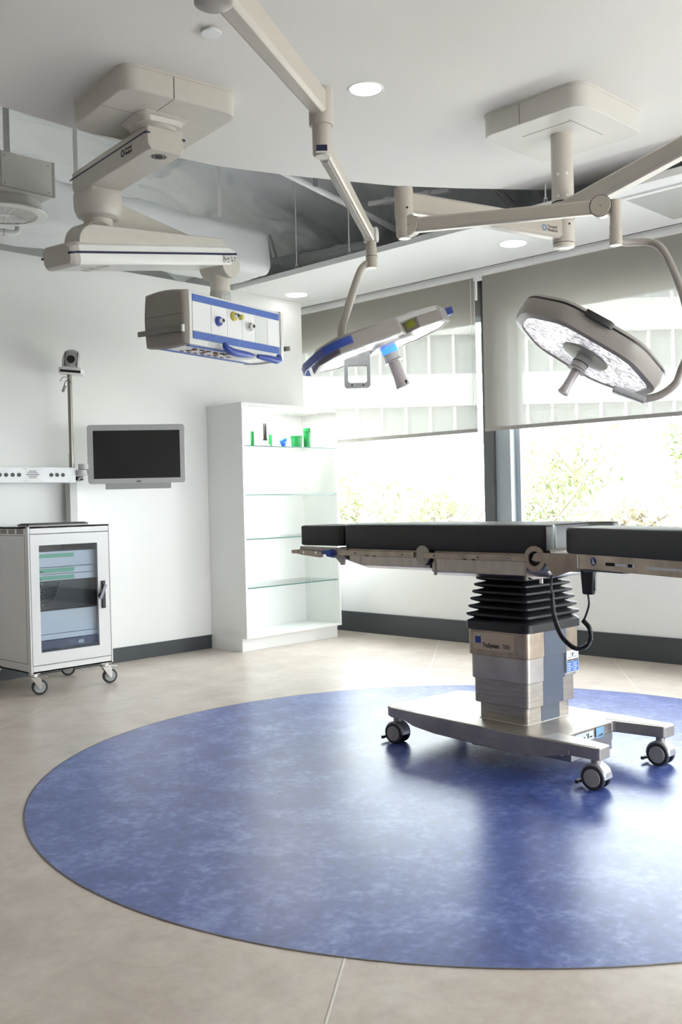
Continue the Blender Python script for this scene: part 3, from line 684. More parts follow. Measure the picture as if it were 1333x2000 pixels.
obj('camera_bracket', b, grey_m, lampA, bevel=0.003)
b = B(LB)
for x in (-0.02, 0.032): b.cyl((x, -0.124, 0.0175), (x, -0.124, 0.0195), 0.004, seg=10)
b.cyl((0.05, 0.06, 0.0175), (0.05, 0.06, 0.0195), 0.004, seg=10); b.cyl((0.052, -0.006, -0.0175), (0.052, -0.006, -0.0195), 0.004, seg=10)
objs('screw', b, dark_m, lampA)
# sterile handle with lit blue ring
hc = cA_ + aA * 0.02
HN = frame(hc, aA, (-nA).cross(aA))
obj('blue_ring', B(HN).lathe([(0.036, -0.075), (0.038, -0.073), (0.038, -0.050), (0.036, -0.046)]), bluelit_m, lampA)
obj('handle_socket', B(HN).lathe([(0.032, -0.112), (0.036, -0.108), (0.036, -0.076)]), lgrey_m, lampA)
obj('handle_flange', B(HN).lathe([(0.030, -0.118), (0.046, -0.117), (0.047, -0.114), (0.034, -0.110)]), mat('handle_clear', (0.60, 0.57, 0.57), 0.2, coat=0.4), lampA)
hg = obj('handle_grip', B(HN).lathe([(0.020, -0.242), (0.030, -0.243), (0.033, -0.239), (0.031, -0.225), (0.0285, -0.20), (0.027, -0.15), (0.0265, -0.118)]), mat('handle_pinkgrey', (0.50, 0.46, 0.47), 0.25, coat=0.4), lampA)
obj('handle_slot', B(frame(hc + nA * 0.222, rv, -nA)).box(0.012, 0.022, -0.010, 0.010, 0.020, 0.0285), dark_m, lampA)

# ================================================================== LAMP POLE, right, with two booms and one lamp head
PX, PY = 4.56, 2.772
lampB = thing('surgical_lamp', 'surgical lamp pole on square ceiling cover at the right, its lamp head tilted steeply down', 'surgical light', (PX, PY, ZC), 0, 'ceiling surgical lamps')
M = cover('ceiling_cover', (4.567, 2.773, ZC), math.radians(-1.5), 0.305, lampB, mat('cover_white', (0.66, 0.64, 0.60), 0.4))
b = B(M); b.box(-0.3085, -0.3065, 0.05, 0.0525, -0.113, 0); b.box(-0.17, 0.15, -0.152, -0.150, -0.1164, -0.1148); b.box(-0.152, -0.150, -0.15, 0.14, -0.1164, -0.1148)
objs('seam', b, mat('seam_soft', (0.25, 0.24, 0.22), 0.7), lampB)
obj('centre_panel', B(M).prism(rrect(0.15, 0.15, 0.03), -0.1158, -0.114), mat('cover_white', (0, 0, 0)), lampB)
b = B(); b.lathe([(0.0575, 2.735), (0.0575, ZC - 0.113)], (PX, PY, 0)); pole = obj('pole', b, pend_m, lampB)
b = B(); b.lathe([(0.0585, 2.728), (0.0585, 2.735)], (PX, PY, 0)); b.lathe([(0.0565, 2.518), (0.0565, 2.522)], (PX, PY, 0)); obj('ring_gap', b, dark_m, lampB)
b = B()
for a, z in ((-2.2, 2.87), (-2.2, 2.757), (-3.0, 2.87), (-3.0, 2.757)): b.cyl((PX + 0.056 * math.cos(a), PY + 0.056 * math.sin(a), z), (PX + 0.060 * math.cos(a), PY + 0.060 * math.sin(a), z), 0.008, seg=12)
objs('cover_plug', b, white_m, lampB)
obj('hub', B().lathe([(0.0585, 2.628), (0.0585, 2.728)], (PX, PY, 0)), pend_m, lampB)
obj('hub', B().lathe([(0.0575, 2.521), (0.0575, 2.628)], (PX, PY, 0)), pend_m, lampB)
obj('hub_cap', B().lathe([(0.040, 2.494), (0.054, 2.500), (0.0565, 2.518)], (PX, PY, 0)), mat('cap_cream', (0.66, 0.62, 0.54), 0.3), lampB)
b = B()
for a, z in ((-2.3, 2.72), (-2.05, 2.61)): b.cyl((PX + 0.055 * math.cos(a), PY + 0.055 * math.sin(a), z), (PX + 0.0595 * math.cos(a), PY + 0.0595 * math.sin(a), z), 0.0055, seg=12)
objs('set_screw', b, dark_m, lampB)
# boom one to the left joint
Q1 = V((3.595, 3.045, 0)); PP = V((PX, PY, 0)); dq = (Q1 - PP).normalized(); sq = V((-dq.y, dq.x, 0))
bo = obj('boom_arm', B().beam(PP + dq * 0.035 + V((0, 0, 2.590)), Q1 - dq * 0.03 + V((0, 0, 2.606)), 0.075, 0.108, 0.064, 0.096, ch=0.18), lamp_m, lampB, bevel=0.004)
# right lettering on the near side of the boom
orgL = PP + dq * 0.165 + V((0, 0, 2.578)) + (sq if sq.dot(V((-1, -1, 0))) > 0 else -sq) * 0.0378
logo(bo, frame(orgL, -dq, (0, 0, 1)), 0.026, mat('logo_blue', (0.08, 0.25, 0.42), 0.5), ink_m)
obj('boom_joint', B().lathe([(0.042, 2.532), (0.0445, 2.536), (0.0445, 2.665), (0.042, 2.673)], (Q1.x, Q1.y, 0)), lamp_m, lampB)
obj('joint_knuckle', B().lathe([(0.028, 2.435), (0.038, 2.448), (0.040, 2.475), (0.040, 2.532)], (Q1.x, Q1.y, 0)), lamp_m, lampB)
objs('set_screw', B().cyl((Q1.x - 0.022, Q1.y - 0.036, 2.57), (Q1.x - 0.025, Q1.y - 0.0425, 2.57), 0.005, seg=10), dark_m, lampB)
Q2 = V((3.90, 2.158, 0)); dr = (Q2 - Q1).normalized(); sr = V((-dr.y, dr.x, 0))
if sr.dot(V((-1, -1, 0))) < 0: sr = -sr
s0 = V((Q1.x, Q1.y, 2.492)) + dr * 0.03; s1_ = V((Q2.x, Q2.y, 2.448)) - dr * 0.02
obj('spring_arm', B().beam(s0, s1_, 0.052, 0.068, 0.050, 0.062, ch=0.2), lamp_m, lampB, bevel=0.004)
b = B(); b.cyl(s0 - sr * 0.03, s0 + sr * 0.030, 0.046, seg=36); objs('elbow_disc', b, lamp_m, lampB, bevel=0.003)
b = B(); b.cyl(s1_ - sr * 0.03, s1_ + sr * 0.030, 0.045, seg=36); objs('elbow_disc', b, lamp_m, lampB, bevel=0.003)
b = B(); 
for c in (s0, s1_): b.cyl(c + sr * 0.0245, c + sr * 0.0262, 0.0475, seg=36); b.cyl(c + sr * 0.0305, c + sr * 0.031, 0.0025, seg=8)
obj('disc_groove', b, dark_m, lampB)
qs = s1_ + dr * 0.058
obj('drop_knuckle', B().beam(s1_ + dr * 0.01 - V((0, 0, 0.0)), qs, 0.044, 0.06, 0.044, 0.05, ch=0.25), lamp_m, lampB, bevel=0.004)
obj('drop_stem', B().lathe([(0.0255, 2.275), (0.0275, 2.28), (0.0275, 2.318), (0.0255, 2.322), (0.0255, 2.36), (0.0235, 2.364), (0.0235, 2.46), (0.0235, 2.47)], (qs.x, qs.y, 0)), lamp_m, lampB)
# yoke: out to the right, down and back under the head
YK = [(qs.x, qs.y, 2.292), (3.975, 2.095, 2.293), (4.03, 2.035, 2.292), (4.035, 1.985, 2.265), (4.03, 1.945, 2.205), (4.025, 1.89, 2.075), (4.00, 1.85, 1.948), (3.995, 1.85, 1.79), (4.01, 1.885, 1.72), (3.995, 1.905, 1.662), (3.975, 1.965, 1.619), (3.94, 2.035, 1.603)]
obj('yoke_tube', B().tube(YK, 0.0165, seg=16, sub=5), lampg_m, lampB)
nB = (-V((0.698, -0.716, 0)) * 0.53 - V((0, 0, 0.84)) - V((0.716, 0.698, 0)) * 0.045).normalized(); aB = V((0.586, -0.601, -0.54)); aB = (aB - nB * aB.dot(nB)).normalized()
cB = V((3.848, 2.224, 1.838))
HB = frame(cB, aB, (-nB).cross(aB))
outB = chamfer([(-0.345, -0.10), (-0.345, 0.10), (-0.20, 0.27), (0.14, 0.285), (0.33, 0.12), (0.33, -0.12), (0.14, -0.285), (-0.20, -0.27)], 0.25)
L3 = lambda k, z: [(x, y, z) for x, y in inset(outB, k, (0, 0))]
hb = obj('lamp_head', B(HB).layers([L3(0.86, -0.030), L3(0.875, -0.046), L3(0.97, -0.040), L3(1.0, -0.010), L3(1.0, 0.028), L3(0.985, 0.030), L3(0.985, 0.036), L3(1.0, 0.038), L3(0.97, 0.052), L3(0.6, 0.066)], cap0=False), lampg_m, lampB, smooth=28)
obj('black_seam', B(HB).layers([L3(0.992, 0.0285), L3(0.998, 0.030), L3(0.998, 0.037), L3(0.992, 0.039)]), black_m, hb)
obj('lens', B(HB).layers([L3(0.872, -0.038), L3(0.872, -0.030)]), led_m, hb)
obj('hub_disc', B(HB).lathe([(0.085, -0.050), (0.105, -0.047), (0.110, -0.038)]), mat('hub_olive', (0.30, 0.31, 0.27), 0.3, coat=0.4), hb)
b = B(HB); b.prism([(-0.13, -0.296), (-0.02, -0.31), (0.0, -0.30), (-0.02, -0.289), (-0.12, -0.285)], 0.016, 0.046)
obj('control_panel', b, black_m, hb, bevel=0.003)
b = B(HB @ Matrix.Translation((0.06, 0, 0)))
obj('handle_socket', B(HB).lathe([(0.030, -0.105), (0.036, -0.102), (0.037, -0.085), (0.034, -0.08), (0.034, -0.05)]), lgrey_m, lampB)
obj('socket_ring', B(HB).lathe([(0.0375, -0.078), (0.0375, -0.075)]), black_m, lampB)
obj('handle_flange', B(HB).lathe([(0.028, -0.116), (0.044, -0.114), (0.044, -0.110), (0.030, -0.106)]), mat('handle_clear', (0, 0, 0)), lampB)
obj('handle_grip', B(HB).lathe([(0.018, -0.226), (0.024, -0.228), (0.025, -0.222), (0.020, -0.20), (0.0185, -0.15), (0.022, -0.116)]), mat('handle_pinkgrey', (0, 0, 0)), lampB)
b = B(); pe = HB @ V((0.24, 0.05, 0.02))
b.beam((3.95, 2.02, 1.60), (3.885, 2.135, 1.655), 0.045, 0.03, 0.09, 0.03); obj('yoke_bracket', b, grey_m, lampB, bevel=0.004)
# boom two going off to the right
E1 = PP + V((4.195, 1.905, 0)) * 0 
camr = V((0.698, -0.716, 0)); camf = V((0.716, 0.698, 0))
dE = (camr * 0.33 - camf * 0.94).normalized(); E1 = PP + dE * 1.08
obj('boom_arm', B().beam(PP + dE * 0.02 + V((0, 0, 2.685)), E1 + V((0, 0, 2.695)), 0.078, 0.100, 0.066, 0.088, ch=0.18), lamp_m, lampB, bevel=0.004)
obj('boom_joint', B().lathe([(0.044, 2.62), (0.0465, 2.625), (0.0465, 2.75), (0.043, 2.756)], (E1.x, E1.y, 0)), lamp_m, lampB)

# ================================================================== OPERATING TABLE
TRZ = -math.radians(3.5)
tab = thing('operating_table', 'steel operating table with black pads on a wheeled base over the blue floor circle', 'operating table', (3.88, 2.62, 0), TRZ)
# local frame: x = v (towards the window), y = u (towards the head end)
TM = wmat(tab).copy()
def T(): return B(TM)
# base plate with a notch at the foot end; x is across, y is along
o_ = [(-0.262, 0.645), (-0.285, 0.60), (-0.300, 0.34), (-0.308, 0.0), (-0.312, -0.26), (-0.303, -0.58), (-0.292, -0.595), (-0.222, -0.595), (-0.208, -0.585), (-0.172, -0.372), (-0.160, -0.360),
      (0.160, -0.360), (0.172, -0.372), (0.208, -0.585), (0.222, -0.595), (0.292, -0.595), (0.303, -0.58), (0.312, -0.26), (0.308, 0.0), (0.300, 0.34), (0.285, 0.60), (0.262, 0.645)]
bp = obj('base_plate', T().prism(o_, 0.130, 0.180), steelp_m, tab, bevel=0.006, seg=3)
b = T()
for sx in (-1, 1):   # deep side skirts that thin out towards both ends
    n = 12; vs = []
    P = [(0.52, 0.135), (0.44, 0.112), (0.30, 0.100), (0.0, 0.094), (-0.22, 0.094), (-0.33, 0.105), (-0.42, 0.128), (-0.46, 0.135)]
    X = lambda u: 0.300 + (0.012 * (0.34 - u) / 0.6 if u < 0.34 else -0.012 * (u - 0.34) / 0.2)
    for u, z in P: vs += [(sx * X(u), u, z), (sx * X(u), u, 0.155), (sx * (X(u) - 0.012), u, 0.155), (sx * (X(u) - 0.012), u, z)]
    fs = []
    for k in range(len(P) - 1):
        a = 4 * k; fs += [(a + i, a + (i + 1) % 4, a + 4 + (i + 1) % 4, a + 4 + i) for i in range(4)]
    b.add(vs, fs + [(0, 3, 2, 1), tuple(range(4 * (len(P) - 1), 4 * len(P)))])
objs('base_skirt', b, steelp_m, tab, bevel=0.002)
b = T(); b.box(-0.158, 0.158, -0.363, 0.20, 0.055, 0.135); b.box(-0.20, 0.20, -0.34, 0.22, 0.085, 0.135)
obj('drive_box', b, mat('drive_grey', (0.33, 0.33, 0.33), 0.4, 0.7), tab, bevel=0.006)
b = T(); b.box(-0.215, 0.19, -0.18, 0.12, 0.062, 0.078); b.box(-0.23, -0.19, 0.10, 0.13, 0.066, 0.082); obj('undertray', b, mat('tray_dark', (0.10, 0.10, 0.10), 0.5, 0.5), tab, bevel=0.003)
b = T()
b.prism([(-0.24, 0.625), (-0.268, 0.58), (-0.278, 0.46), (-0.12, 0.48), (-0.12, 0.625)], 0.180, 0.1815)
for sx in (-1, 1): b.prism([(sx * 0.292, -0.30), (sx * 0.296, -0.42), (sx * 0.286, -0.575), (sx * 0.230, -0.575), (sx * 0.182, -0.31)], 0.180, 0.1816)
objs('corner_plate', b, mat('corner_plate_grey', (0.55, 0.53, 0.50), 0.35, 0.8), tab)
# labels in the notch
LT = frame(TM @ V((-0.155, -0.3635, 0.125)), TM.to_3x3() @ V((1, 0, 0)), (0, 0, 1))
obj('label', B(LT).box(0.03, 0.165, 0.004, 0.042, 0, 0.001), paper_m, tab); obj('label', B(LT).box(0.185, 0.245, 0.0, 0.046, 0, 0.001), paperb_m, tab)
b = B(LT)
for k in range(6): b.box(0.036 + k * 0.011, 0.044 + k * 0.011, 0.012, 0.016 + 0.004 * (k % 3), 0.001, 0.0015)
b.box(0.118, 0.128, 0.012, 0.034, 0.001, 0.0015); b.box(0.108, 0.112, 0.026, 0.036, 0.001, 0.0015); b.box(0.135, 0.155, 0.014, 0.02, 0.001, 0.0015)
for k in range(3): b.box(0.195 + k * 0.014, 0.206 + k * 0.014, 0.008, 0.011 + 0.003 * k, 0.001, 0.0015)
objs('label_print', b, ink_m, tab)
# casters: twin wheels under a cowl
def caster(v, u, rot, name_lab=None):
    M = TM @ Matrix.Translation((v, u, 0)) @ Matrix.Rotation(rot, 4, 'Z')
    e = B(M).cyl((0, 0, 0.09), (0, 0, 0.132), 0.020, seg=20)
    stem = obj('caster', e, steelp_m, tab)
    n = 16; R0 = 0.058
    b = B(M)
    rings = []
    for x in (-0.036, -0.028, 0.028, 0.036):
        k = 1.0 if abs(x) < 0.03 else 0.9
        rings.append([(x, 0.0 + R0 * k * math.cos(PI * (i / n) * 1.05 - 0.1), 0.052 + R0 * k * math.sin(PI * (i / n) * 1.05 - 0.1)) for i in range(n + 1)] + [(x, 0, 0.052)])
    obj('cowl', b.layers(rings), hubc_m if False else mat('cowl_grey', (0.40, 0.40, 0.41), 0.3, 0.5), stem, bevel=0.003)
    for sx in (-1, 1):
        wv = obj('wheel', B(M).cyl((sx * 0.014, 0, 0.052), (sx * 0.040, 0, 0.052), 0.0515, seg=40), tyre_m, stem, bevel=0.007, seg=3)
        obj('wheel_cap', B(M).cyl((sx * 0.0395, 0, 0.052), (sx * 0.0425, 0, 0.052), 0.037, 0.035, seg=32), hubc_m, wv)
    b = B(M); b.box(-0.012, 0.012, 0.040, 0.075, 0.02, 0.028); b.box(-0.03, 0.03, 0.068, 0.082, 0.016, 0.03)
    obj('pedal', b, black_m, stem, bevel=0.002)
caster(-0.245, 0.595, 0.15); caster(0.245, 0.595, 0.1)
caster(-0.252, -0.548, 0.12); caster(0.252, -0.548, 0.08)
# telescopic column
steps = [(0.168, 0.138, 0.180, 0.262), (0.184, 0.156, 0.257, 0.372), (0.192, 0.164, 0.369, 0.482), (0.200, 0.172, 0.479, 0.598)]
col = None
for i, (hv, hu, z0, z1) in enumerate(steps):
    b = T(); b.layers([[(x, y, z) for x, y in rrect(hv - k, hu - k, 0.026)] for z, k in ((z0, 0.002), (z0 + 0.003, 0), (z1, 0.0))])
    c = obj('column_shell', b, [steel_m, steelp_m, mat('steel_shaded', (0.45, 0.42, 0.40), 0.36, 0.9, noise_s=7, noise_a=0.15), steel_m][i] if i in (0, 2) else steell_m if i == 3 else steel_m, tab, smooth=30)  # one shell in a slightly paler, greyer steel
    obj('slate_strip', T().box(-hv * 0.36, hv * 0.46, -hu - 0.0012, -hu + 0.002, z0 + 0.001, z1 - 0.0), slate_m, c)
    obj('slate_strip', T().box(-hv * 0.46, hv * 0.36, hu - 0.002, hu + 0.0012, z0 + 0.001, z1 - 0.0), slate_m, c)
    col = c
b = T(); b.layers([[(x, y, z) for x, y in rrect(0.172, 0.142, 0.026)] for z in (0.180, 0.1835)]); obj('column_gasket', b, mat('gasket', (0.62, 0.60, 0.57), 0.4), tab)
# name plate and sign on the broad side (x = -0.200)
NP = frame(TM @ V((-0.2002, 0.132, 0.506)), TM.to_3x3() @ V((0, -1, 0)), (0, 0, 1))
pl = obj('name_plate', B(NP).box(0.0, 0.235, 0.0, 0.078, 0, 0.0012), mat('plate_steel', (0.50, 0.42, 0.35), 0.28, 1.0), col, bevel=0.001)
obj('blue_square', B(NP).box(0.012, 0.045, 0.028, 0.058, 0.001, 0.0018), inkb_m if False else mat('square_blue', (0.02, 0.04, 0.33), 0.5), pl)
text('lettering', 'TRUMPF', 0.0075, NP @ Matrix.Translation((0.0115, 0.062, 0.0014)), white_m, pl, bold=0.0002)
text('lettering', 'TruSystem', 0.029, NP @ Matrix.Translation((0.055, 0.012, 0.0014)), ink_m, pl, bold=0.0009, xs=0.76)
text('lettering', '7000', 0.029, NP @ Matrix.Translation((0.168, 0.012, 0.0014)), ink_m, pl, bold=0.0, xs=0.76)
# warning sticker on the foot side
ST = frame(TM @ V((0.092, -0.1652, 0.386)), TM.to_3x3() @ V((1, 0, 0)), (0, 0, 1))
sk = obj('sticker', B(ST).box(0.0, 0.094, 0.0, 0.10, 0, 0.009), paper_m, col)
obj('sticker_blue', B(ST).box(0.004, 0.046, 0.003, 0.05, 0.009, 0.0096), mat('sticker_blue', (0.03, 0.15, 0.50), 0.5), sk); obj('sticker_blue', B(ST).box(0.049, 0.091, 0.003, 0.05, 0.009, 0.0096), mat('sticker_blue', (0, 0, 0)), sk)
b = B(ST)
b.box(0.004, 0.046, 0.051, 0.060, 0.009, 0.0096); b.box(0.049, 0.091, 0.051, 0.060, 0.009, 0.0096)
objs('sticker_brown', b, mat('sticker_brown', (0.12, 0.08, 0.07), 0.5), sk)
b = B(ST)
for q in range(2):
    for k in range(5): b.box(0.008 + q * 0.045, 0.030 + q * 0.045 + 0.004 * (k % 3), 0.008 + k * 0.008, 0.0105 + k * 0.008, 0.0096, 0.0100)
obj('sticker_print', b, white_m, sk)
b = B(ST); b.box(0.044, 0.050, 0.070, 0.084, 0.009, 0.0096); b.box(0.03, 0.064, 0.084, 0.087, 0.009, 0.0096); b.box(0.010, 0.035, 0.068, 0.070, 0.009, 0.0096); b.box(0.058, 0.084, 0.068, 0.070, 0.009, 0.0096)
obj('sticker_print', b, ink_m, sk)
# bellows
cap = T(); cap.layers([[(x, y, z) for x, y in rrect(0.200 + k, 0.176 + k, 0.04)] for z, k in ((0.594, 0.003), (0.597, 0.010), (0.632, 0.010), (0.640, 0.004), (0.652, -0.022))])
obj('column_collar', cap, rub_m, tab)
b = T(); rings = []
zz = 0.646; N5 = 6
for k in range(N5):
    f = k / (N5 - 1); o_w = 0.208 - 0.034 * f; o_h = 0.182 - 0.034 * f; dz = 0.036 - 0.006 * f
    i_w, i_h = o_w - 0.034, o_h - 0.034
    rings.append((i_w, i_h, zz)); rings.append((o_w - 0.004, o_h - 0.004, zz + dz * 0.32)); rings.append((o_w, o_h, zz + dz * 0.42)); rings.append((o_w, o_h, zz + dz * 0.66)); rings.append((o_w - 0.004, o_h - 0.004, zz + dz * 0.74)); zz += dz
rings.append((0.14, 0.115, zz))
b.layers([[(x, y, z) for x, y in rrect(hv, hu, 0.03)] for hv, hu, z in rings])
obj('bellows', b, rub_m, tab, smooth=25)
# under body
def ubox(u0, u1, z0, z1, hv=0.262, z0b=None, z1b=None, top=0.0):
    """box along the table with lower chamfer"""
    z0b = z0 if z0b is None else z0b; z1b = z1 if z1b is None else z1b
    b = T()
    R = lambda u, za, zb: [(-hv + 0.05, u, za), (hv - 0.05, u, za), (hv, u, za + 0.018), (hv, u, zb), (-hv, u, zb), (-hv, u, za + 0.018)]
    return b.layers([R(u0, z0, z1), R(u1, z0b, z1b)])
under_m = mat('under_steel', (0.46, 0.41, 0.37), 0.34, 1.0, noise_s=4, noise_a=0.1, stretch=(1, 8, 1))
obj('seat_body', ubox(-0.225, 0.325, 0.840, 0.93), under_m, tab, bevel=0.003)
obj('foot_block', ubox(-0.335, -0.225, 0.852, 0.93, 0.258), mat('cast_grey', (0.45, 0.43, 0.41), 0.35, 0.9), tab, bevel=0.012, seg=3)
obj('back_body', ubox(0.345, 0.82, 0.856, 0.93, 0.255), under_m, tab, bevel=0.003)
obj('back_body_tip', ubox(0.82, 0.955, 0.856, 0.93, 0.255, 0.885), under_m, tab, bevel=0.003)
b = T()
for u in (-0.225, 0.305): b.box(-0.2655, -0.255, u - 0.006, u + 0.006, 0.842, 0.932)
objs('edge_strip', b, steelp_m, tab, bevel=0.001)
b = T(); b.cyl((-0.256, -0.30, 0.843), (-0.262, -0.30, 0.843), 0.008, seg=14); b.box(-0.263, -0.256, -0.308, -0.294, 0.83, 0.85); obj('latch_pin', b, chrome_m, tab)
# mounting top plates under pads
b = T(); b.box(-0.262, 0.262, 0.30, 0.97, 0.930, 0.962); b.box(-0.262, 0.262, -0.30, 0.30, 0.930, 0.962)
obj('top_plate', b, mat('plate_dark', (0.05, 0.05, 0.05), 0.5), tab)
b = T(); b.box(-0.268, -0.262, 0.42, 0.955, 0.926, 0.956); b.box(-0.268, -0.262, -0.225, 0.30, 0.926, 0.956); b.box(0.262, 0.268, 0.42, 0.955, 0.926, 0.956); b.box(0.262, 0.268, -0.225, 0.30, 0.926, 0.956)
objs('side_plate', b, steell_m, tab, bevel=0.002)
for sx, u0, u1 in ((-1, 0.415, 0.955), (-1, -0.262, 0.352), (1, 0.415, 0.955), (1, -0.262, 0.352)):
    x0, x1 = sorted((sx * 0.283, sx * 0.293))
    rl = obj('accessory_rail', T().box(x0, x1, u0, u1, 0.922, 0.949), steell_m, tab, bevel=0.002)
    b = T(); c_ = T(); us = (u0 + 0.10, u1 - 0.12) if u0 > 0 else (u0 + 0.11, u0 + 0.28, u1 - 0.07)
    if u0 > 0: us = (u0 + 0.075, u1 - 0.13)
    for u in us:
        b.cyl((sx * 0.262, u, 0.9355), (sx * 0.284, u, 0.9355), 0.008, seg=14)
        b.cyl((sx * 0.2928, u, 0.9355), (sx * 0.2945, u, 0.9355), 0.0085, seg=18)
        c_.cyl((sx * 0.2945, u, 0.9355), (sx * 0.2948, u, 0.9355), 0.0038, seg=12)
    objs('rail_bolt', b, steelp_m, rl); objs('bolt_socket', c_, dark_m, rl)
    if sx < 0:
        um = (u0 + u1) / 2 + 0.02; b = T()
        for q in (-0.032, 0.02): b.box(-0.2935, -0.284, um + q, um + q + 0.02, 0.9215, 0.9265)
        obj('rail_slot', b, dark_m, rl)
# pivot disc and ring
for sx in (-1, 1):
    obj('pivot_disc', T().cyl((sx * 0.262, 0.368, 0.935), (sx * 0.281, 0.368, 0.935), 0.047, seg=44), steelp_m, tab, bevel=0.003)
    obj('pivot_groove', T().cyl((sx * 0.262, 0.358, 0.937), (sx * 0.270, 0.358, 0.937), 0.050, seg=44), dark_m, tab)
    b = T(); ri, ro = 0.031, 0.055; n = 48
    rg_ = [[(sx * x, -0.285 + r_ * math.cos(2 * PI * i / n), 0.936 + r_ * math.sin(2 * PI * i / n)) for i in range(n)] for x, r_ in ((0.262, ri), (0.262, ro), (0.284, ro), (0.284, ri), (0.262, ri))]
    obj('hinge_ring', b.layers(rg_, False, False), steell_m, tab, bevel=0.002)
    obj('hinge_bore', T().cyl((sx * 0.262, -0.285, 0.936), (sx * 0.270, -0.285, 0.936), 0.031, seg=32), black_m, tab)
b = T(); b.cyl((-0.262, -0.335, 0.958), (-0.12, -0.345, 0.962), 0.020, 0.014, seg=20); obj('hinge_pin', b, steelp_m, tab)
# head section
b = T(); pts = [(0.90, 0.958), (1.28, 0.962), (1.28, 0.940), (1.07, 0.935), (1.03, 0.905), (0.99, 0.905), (0.965, 0.885), (0.95, 0.868), (0.93, 0.872), (0.92, 0.925)]
for sx in (-1, 1):
    x0, x1 = sorted((sx * 0.262, sx * 0.276)); n = len(pts)
    b.add([(x0, u, z) for u, z in pts] + [(x1, u, z) for u, z in pts], [tuple(range(n)), tuple(range(2 * n - 1, n - 1, -1))] + [(i, i + n, (i + 1) % n + n, (i + 1) % n) for i in range(n)])
objs('head_bracket', b, steelp_m, tab, bevel=0.002)
b = T()
for sx in (-1, 1):
    b.layers([[(sx * x, u, z) for x, z in ((0.279, z0), (0.291, z0), (0.291, z1), (0.279, z1))] for u, z0, z1 in ((1.295, 0.924, 0.943), (1.26, 0.918, 0.948), (1.10, 0.905, 0.938), (1.085, 0.908, 0.935))])
    b.cyl((sx * 0.285, 1.275, 0.934), (sx * 0.285, 1.33, 0.932), 0.011, seg=14)
objs('head_rail', b, mat('rail_brown', (0.40, 0.33, 0.28), 0.35, 1.0), tab, bevel=0.002)
b = T()
for u in (1.13, 1.23): b.cyl((-0.2905, u, 0.930), (-0.2925, u, 0.930), 0.008, seg=16)
objs('rail_bolt', b, chrome_m, tab)
b = T(); b.cyl((-0.27, 1.02, 0.93), (-0.305, 1.02, 0.93), 0.022, 0.018, seg=20); b.beam((-0.283, 1.03, 0.935), (-0.283, 1.085, 0.932), 0.016, 0.02); obj('blue_knob', b, blue_m, tab, bevel=0.004)
# pads
pd = lambda: T()
def padbox(u0, u1, z0, z1, hv, r=0.02, extra=None):
    b = T(); return b.layers([[(x, y, z) for x, y in rrect(hv - k, (u1 - u0) / 2 - k, r, 5, 0, (u0 + u1) / 2)] for z, k in ((z0, 0.006), (z0 + 0.006, 0), (z1 - 0.008, 0), (z1 - 0.0025, 0.003), (z1, 0.010))])
obj('head_pad', padbox(0.940, 1.283, 0.968, 1.074, 0.276, 0.03), pad_m, tab, smooth=50)
b = T(); ol = [(-0.280, 0.932), (0.280, 0.932), (0.280, -0.345), (0.225, -0.350), (0.13, -0.285), (-0.13, -0.285), (-0.225, -0.345), (-0.280, -0.345)]
ol = chamfer(ol, 0.06)
b.layers([[(x, y, z) for x, y in inset(ol, k, (0, 0.3))] for z, k in ((0.962, 0.985), (0.968, 1), (1.070, 1), (1.0765, 0.992), (1.0785, 0.975))])
obj('back_and_seat_pad', b, pad_m, tab, smooth=50)
# leg section, splayed outwards
LRZ = math.radians(-18)
LM = TM @ Matrix.Translation((-0.272, -0.30, 0)) @ Matrix.Rotation(LRZ, 4, 'Z')   # y = -1 direction runs down the leg
def T2(): return B(LM)
# knee plate (in table frame) then leg plate
b = T(); pts = [(-0.272, 0.930), (-0.285, 0.955), (-0.30, 0.962), (-0.56, 0.962), (-0.56, 0.905), (-0.465, 0.888), (-0.405, 0.868), (-0.388, 0.862), (-0.372, 0.880), (-0.362, 0.900), (-0.345, 0.918), (-0.32, 0.926), (-0.295, 0.922)]
n = len(pts)
b.add([(-0.288, u, z) for u, z in pts] + [(-0.276, u, z) for u, z in pts], [tuple(range(n)), tuple(range(2 * n - 1, n - 1, -1))] + [(i, i + n, (i + 1) % n + n, (i + 1) % n) for i in range(n)])
kp = obj('knee_plate', b, steell_m, tab, bevel=0.002)
LM = TM @ Matrix.Translation((-0.284, -0.52, 0)) @ Matrix.Rotation(LRZ, 4, 'Z')
b = T2(); pts = [(0.02, 0.962), (-0.78, 0.962), (-0.78, 0.897), (0.02, 0.902)]; n = 4
holes = []
b.add([(-0.006, u, z) for u, z in pts] + [(0.006, u, z) for u, z in pts], [tuple(range(n)), tuple(range(2 * n - 1, n - 1, -1))] + [(i, i + n, (i + 1) % n + n, (i + 1) % n) for i in range(n)])
lp = obj('leg_plate', b, steell_m, tab, bevel=0.002)
obj('slot', T2().box(-0.0072, -0.005, -0.33, -0.16, 0.923, 0.933), mat('slot_light', (0.88, 0.88, 0.86), 0.5), lp)
obj('slot', T2().box(-0.0072, -0.005, -0.62, -0.39, 0.920, 0.930), mat('slot_light', (0, 0, 0)), lp)
b = T2(); b.box(-0.0075, -0.006, -0.215, -0.16, 0.922, 0.934); b.box(-0.0075, -0.006, -0.315, -0.29, 0.922, 0.934); objs('slot_dark', b, dark_m, lp)
obj('hinge_strip', T2().box(-0.009, 0.004, 0.010, 0.024, 0.903, 0.962), chrome_m, lp, bevel=0.002)
obj('round_badge', T2().cyl((-0.006, -0.085, 0.935), (-0.0075, -0.085, 0.935), 0.0165, seg=28), inkb_m, lp)
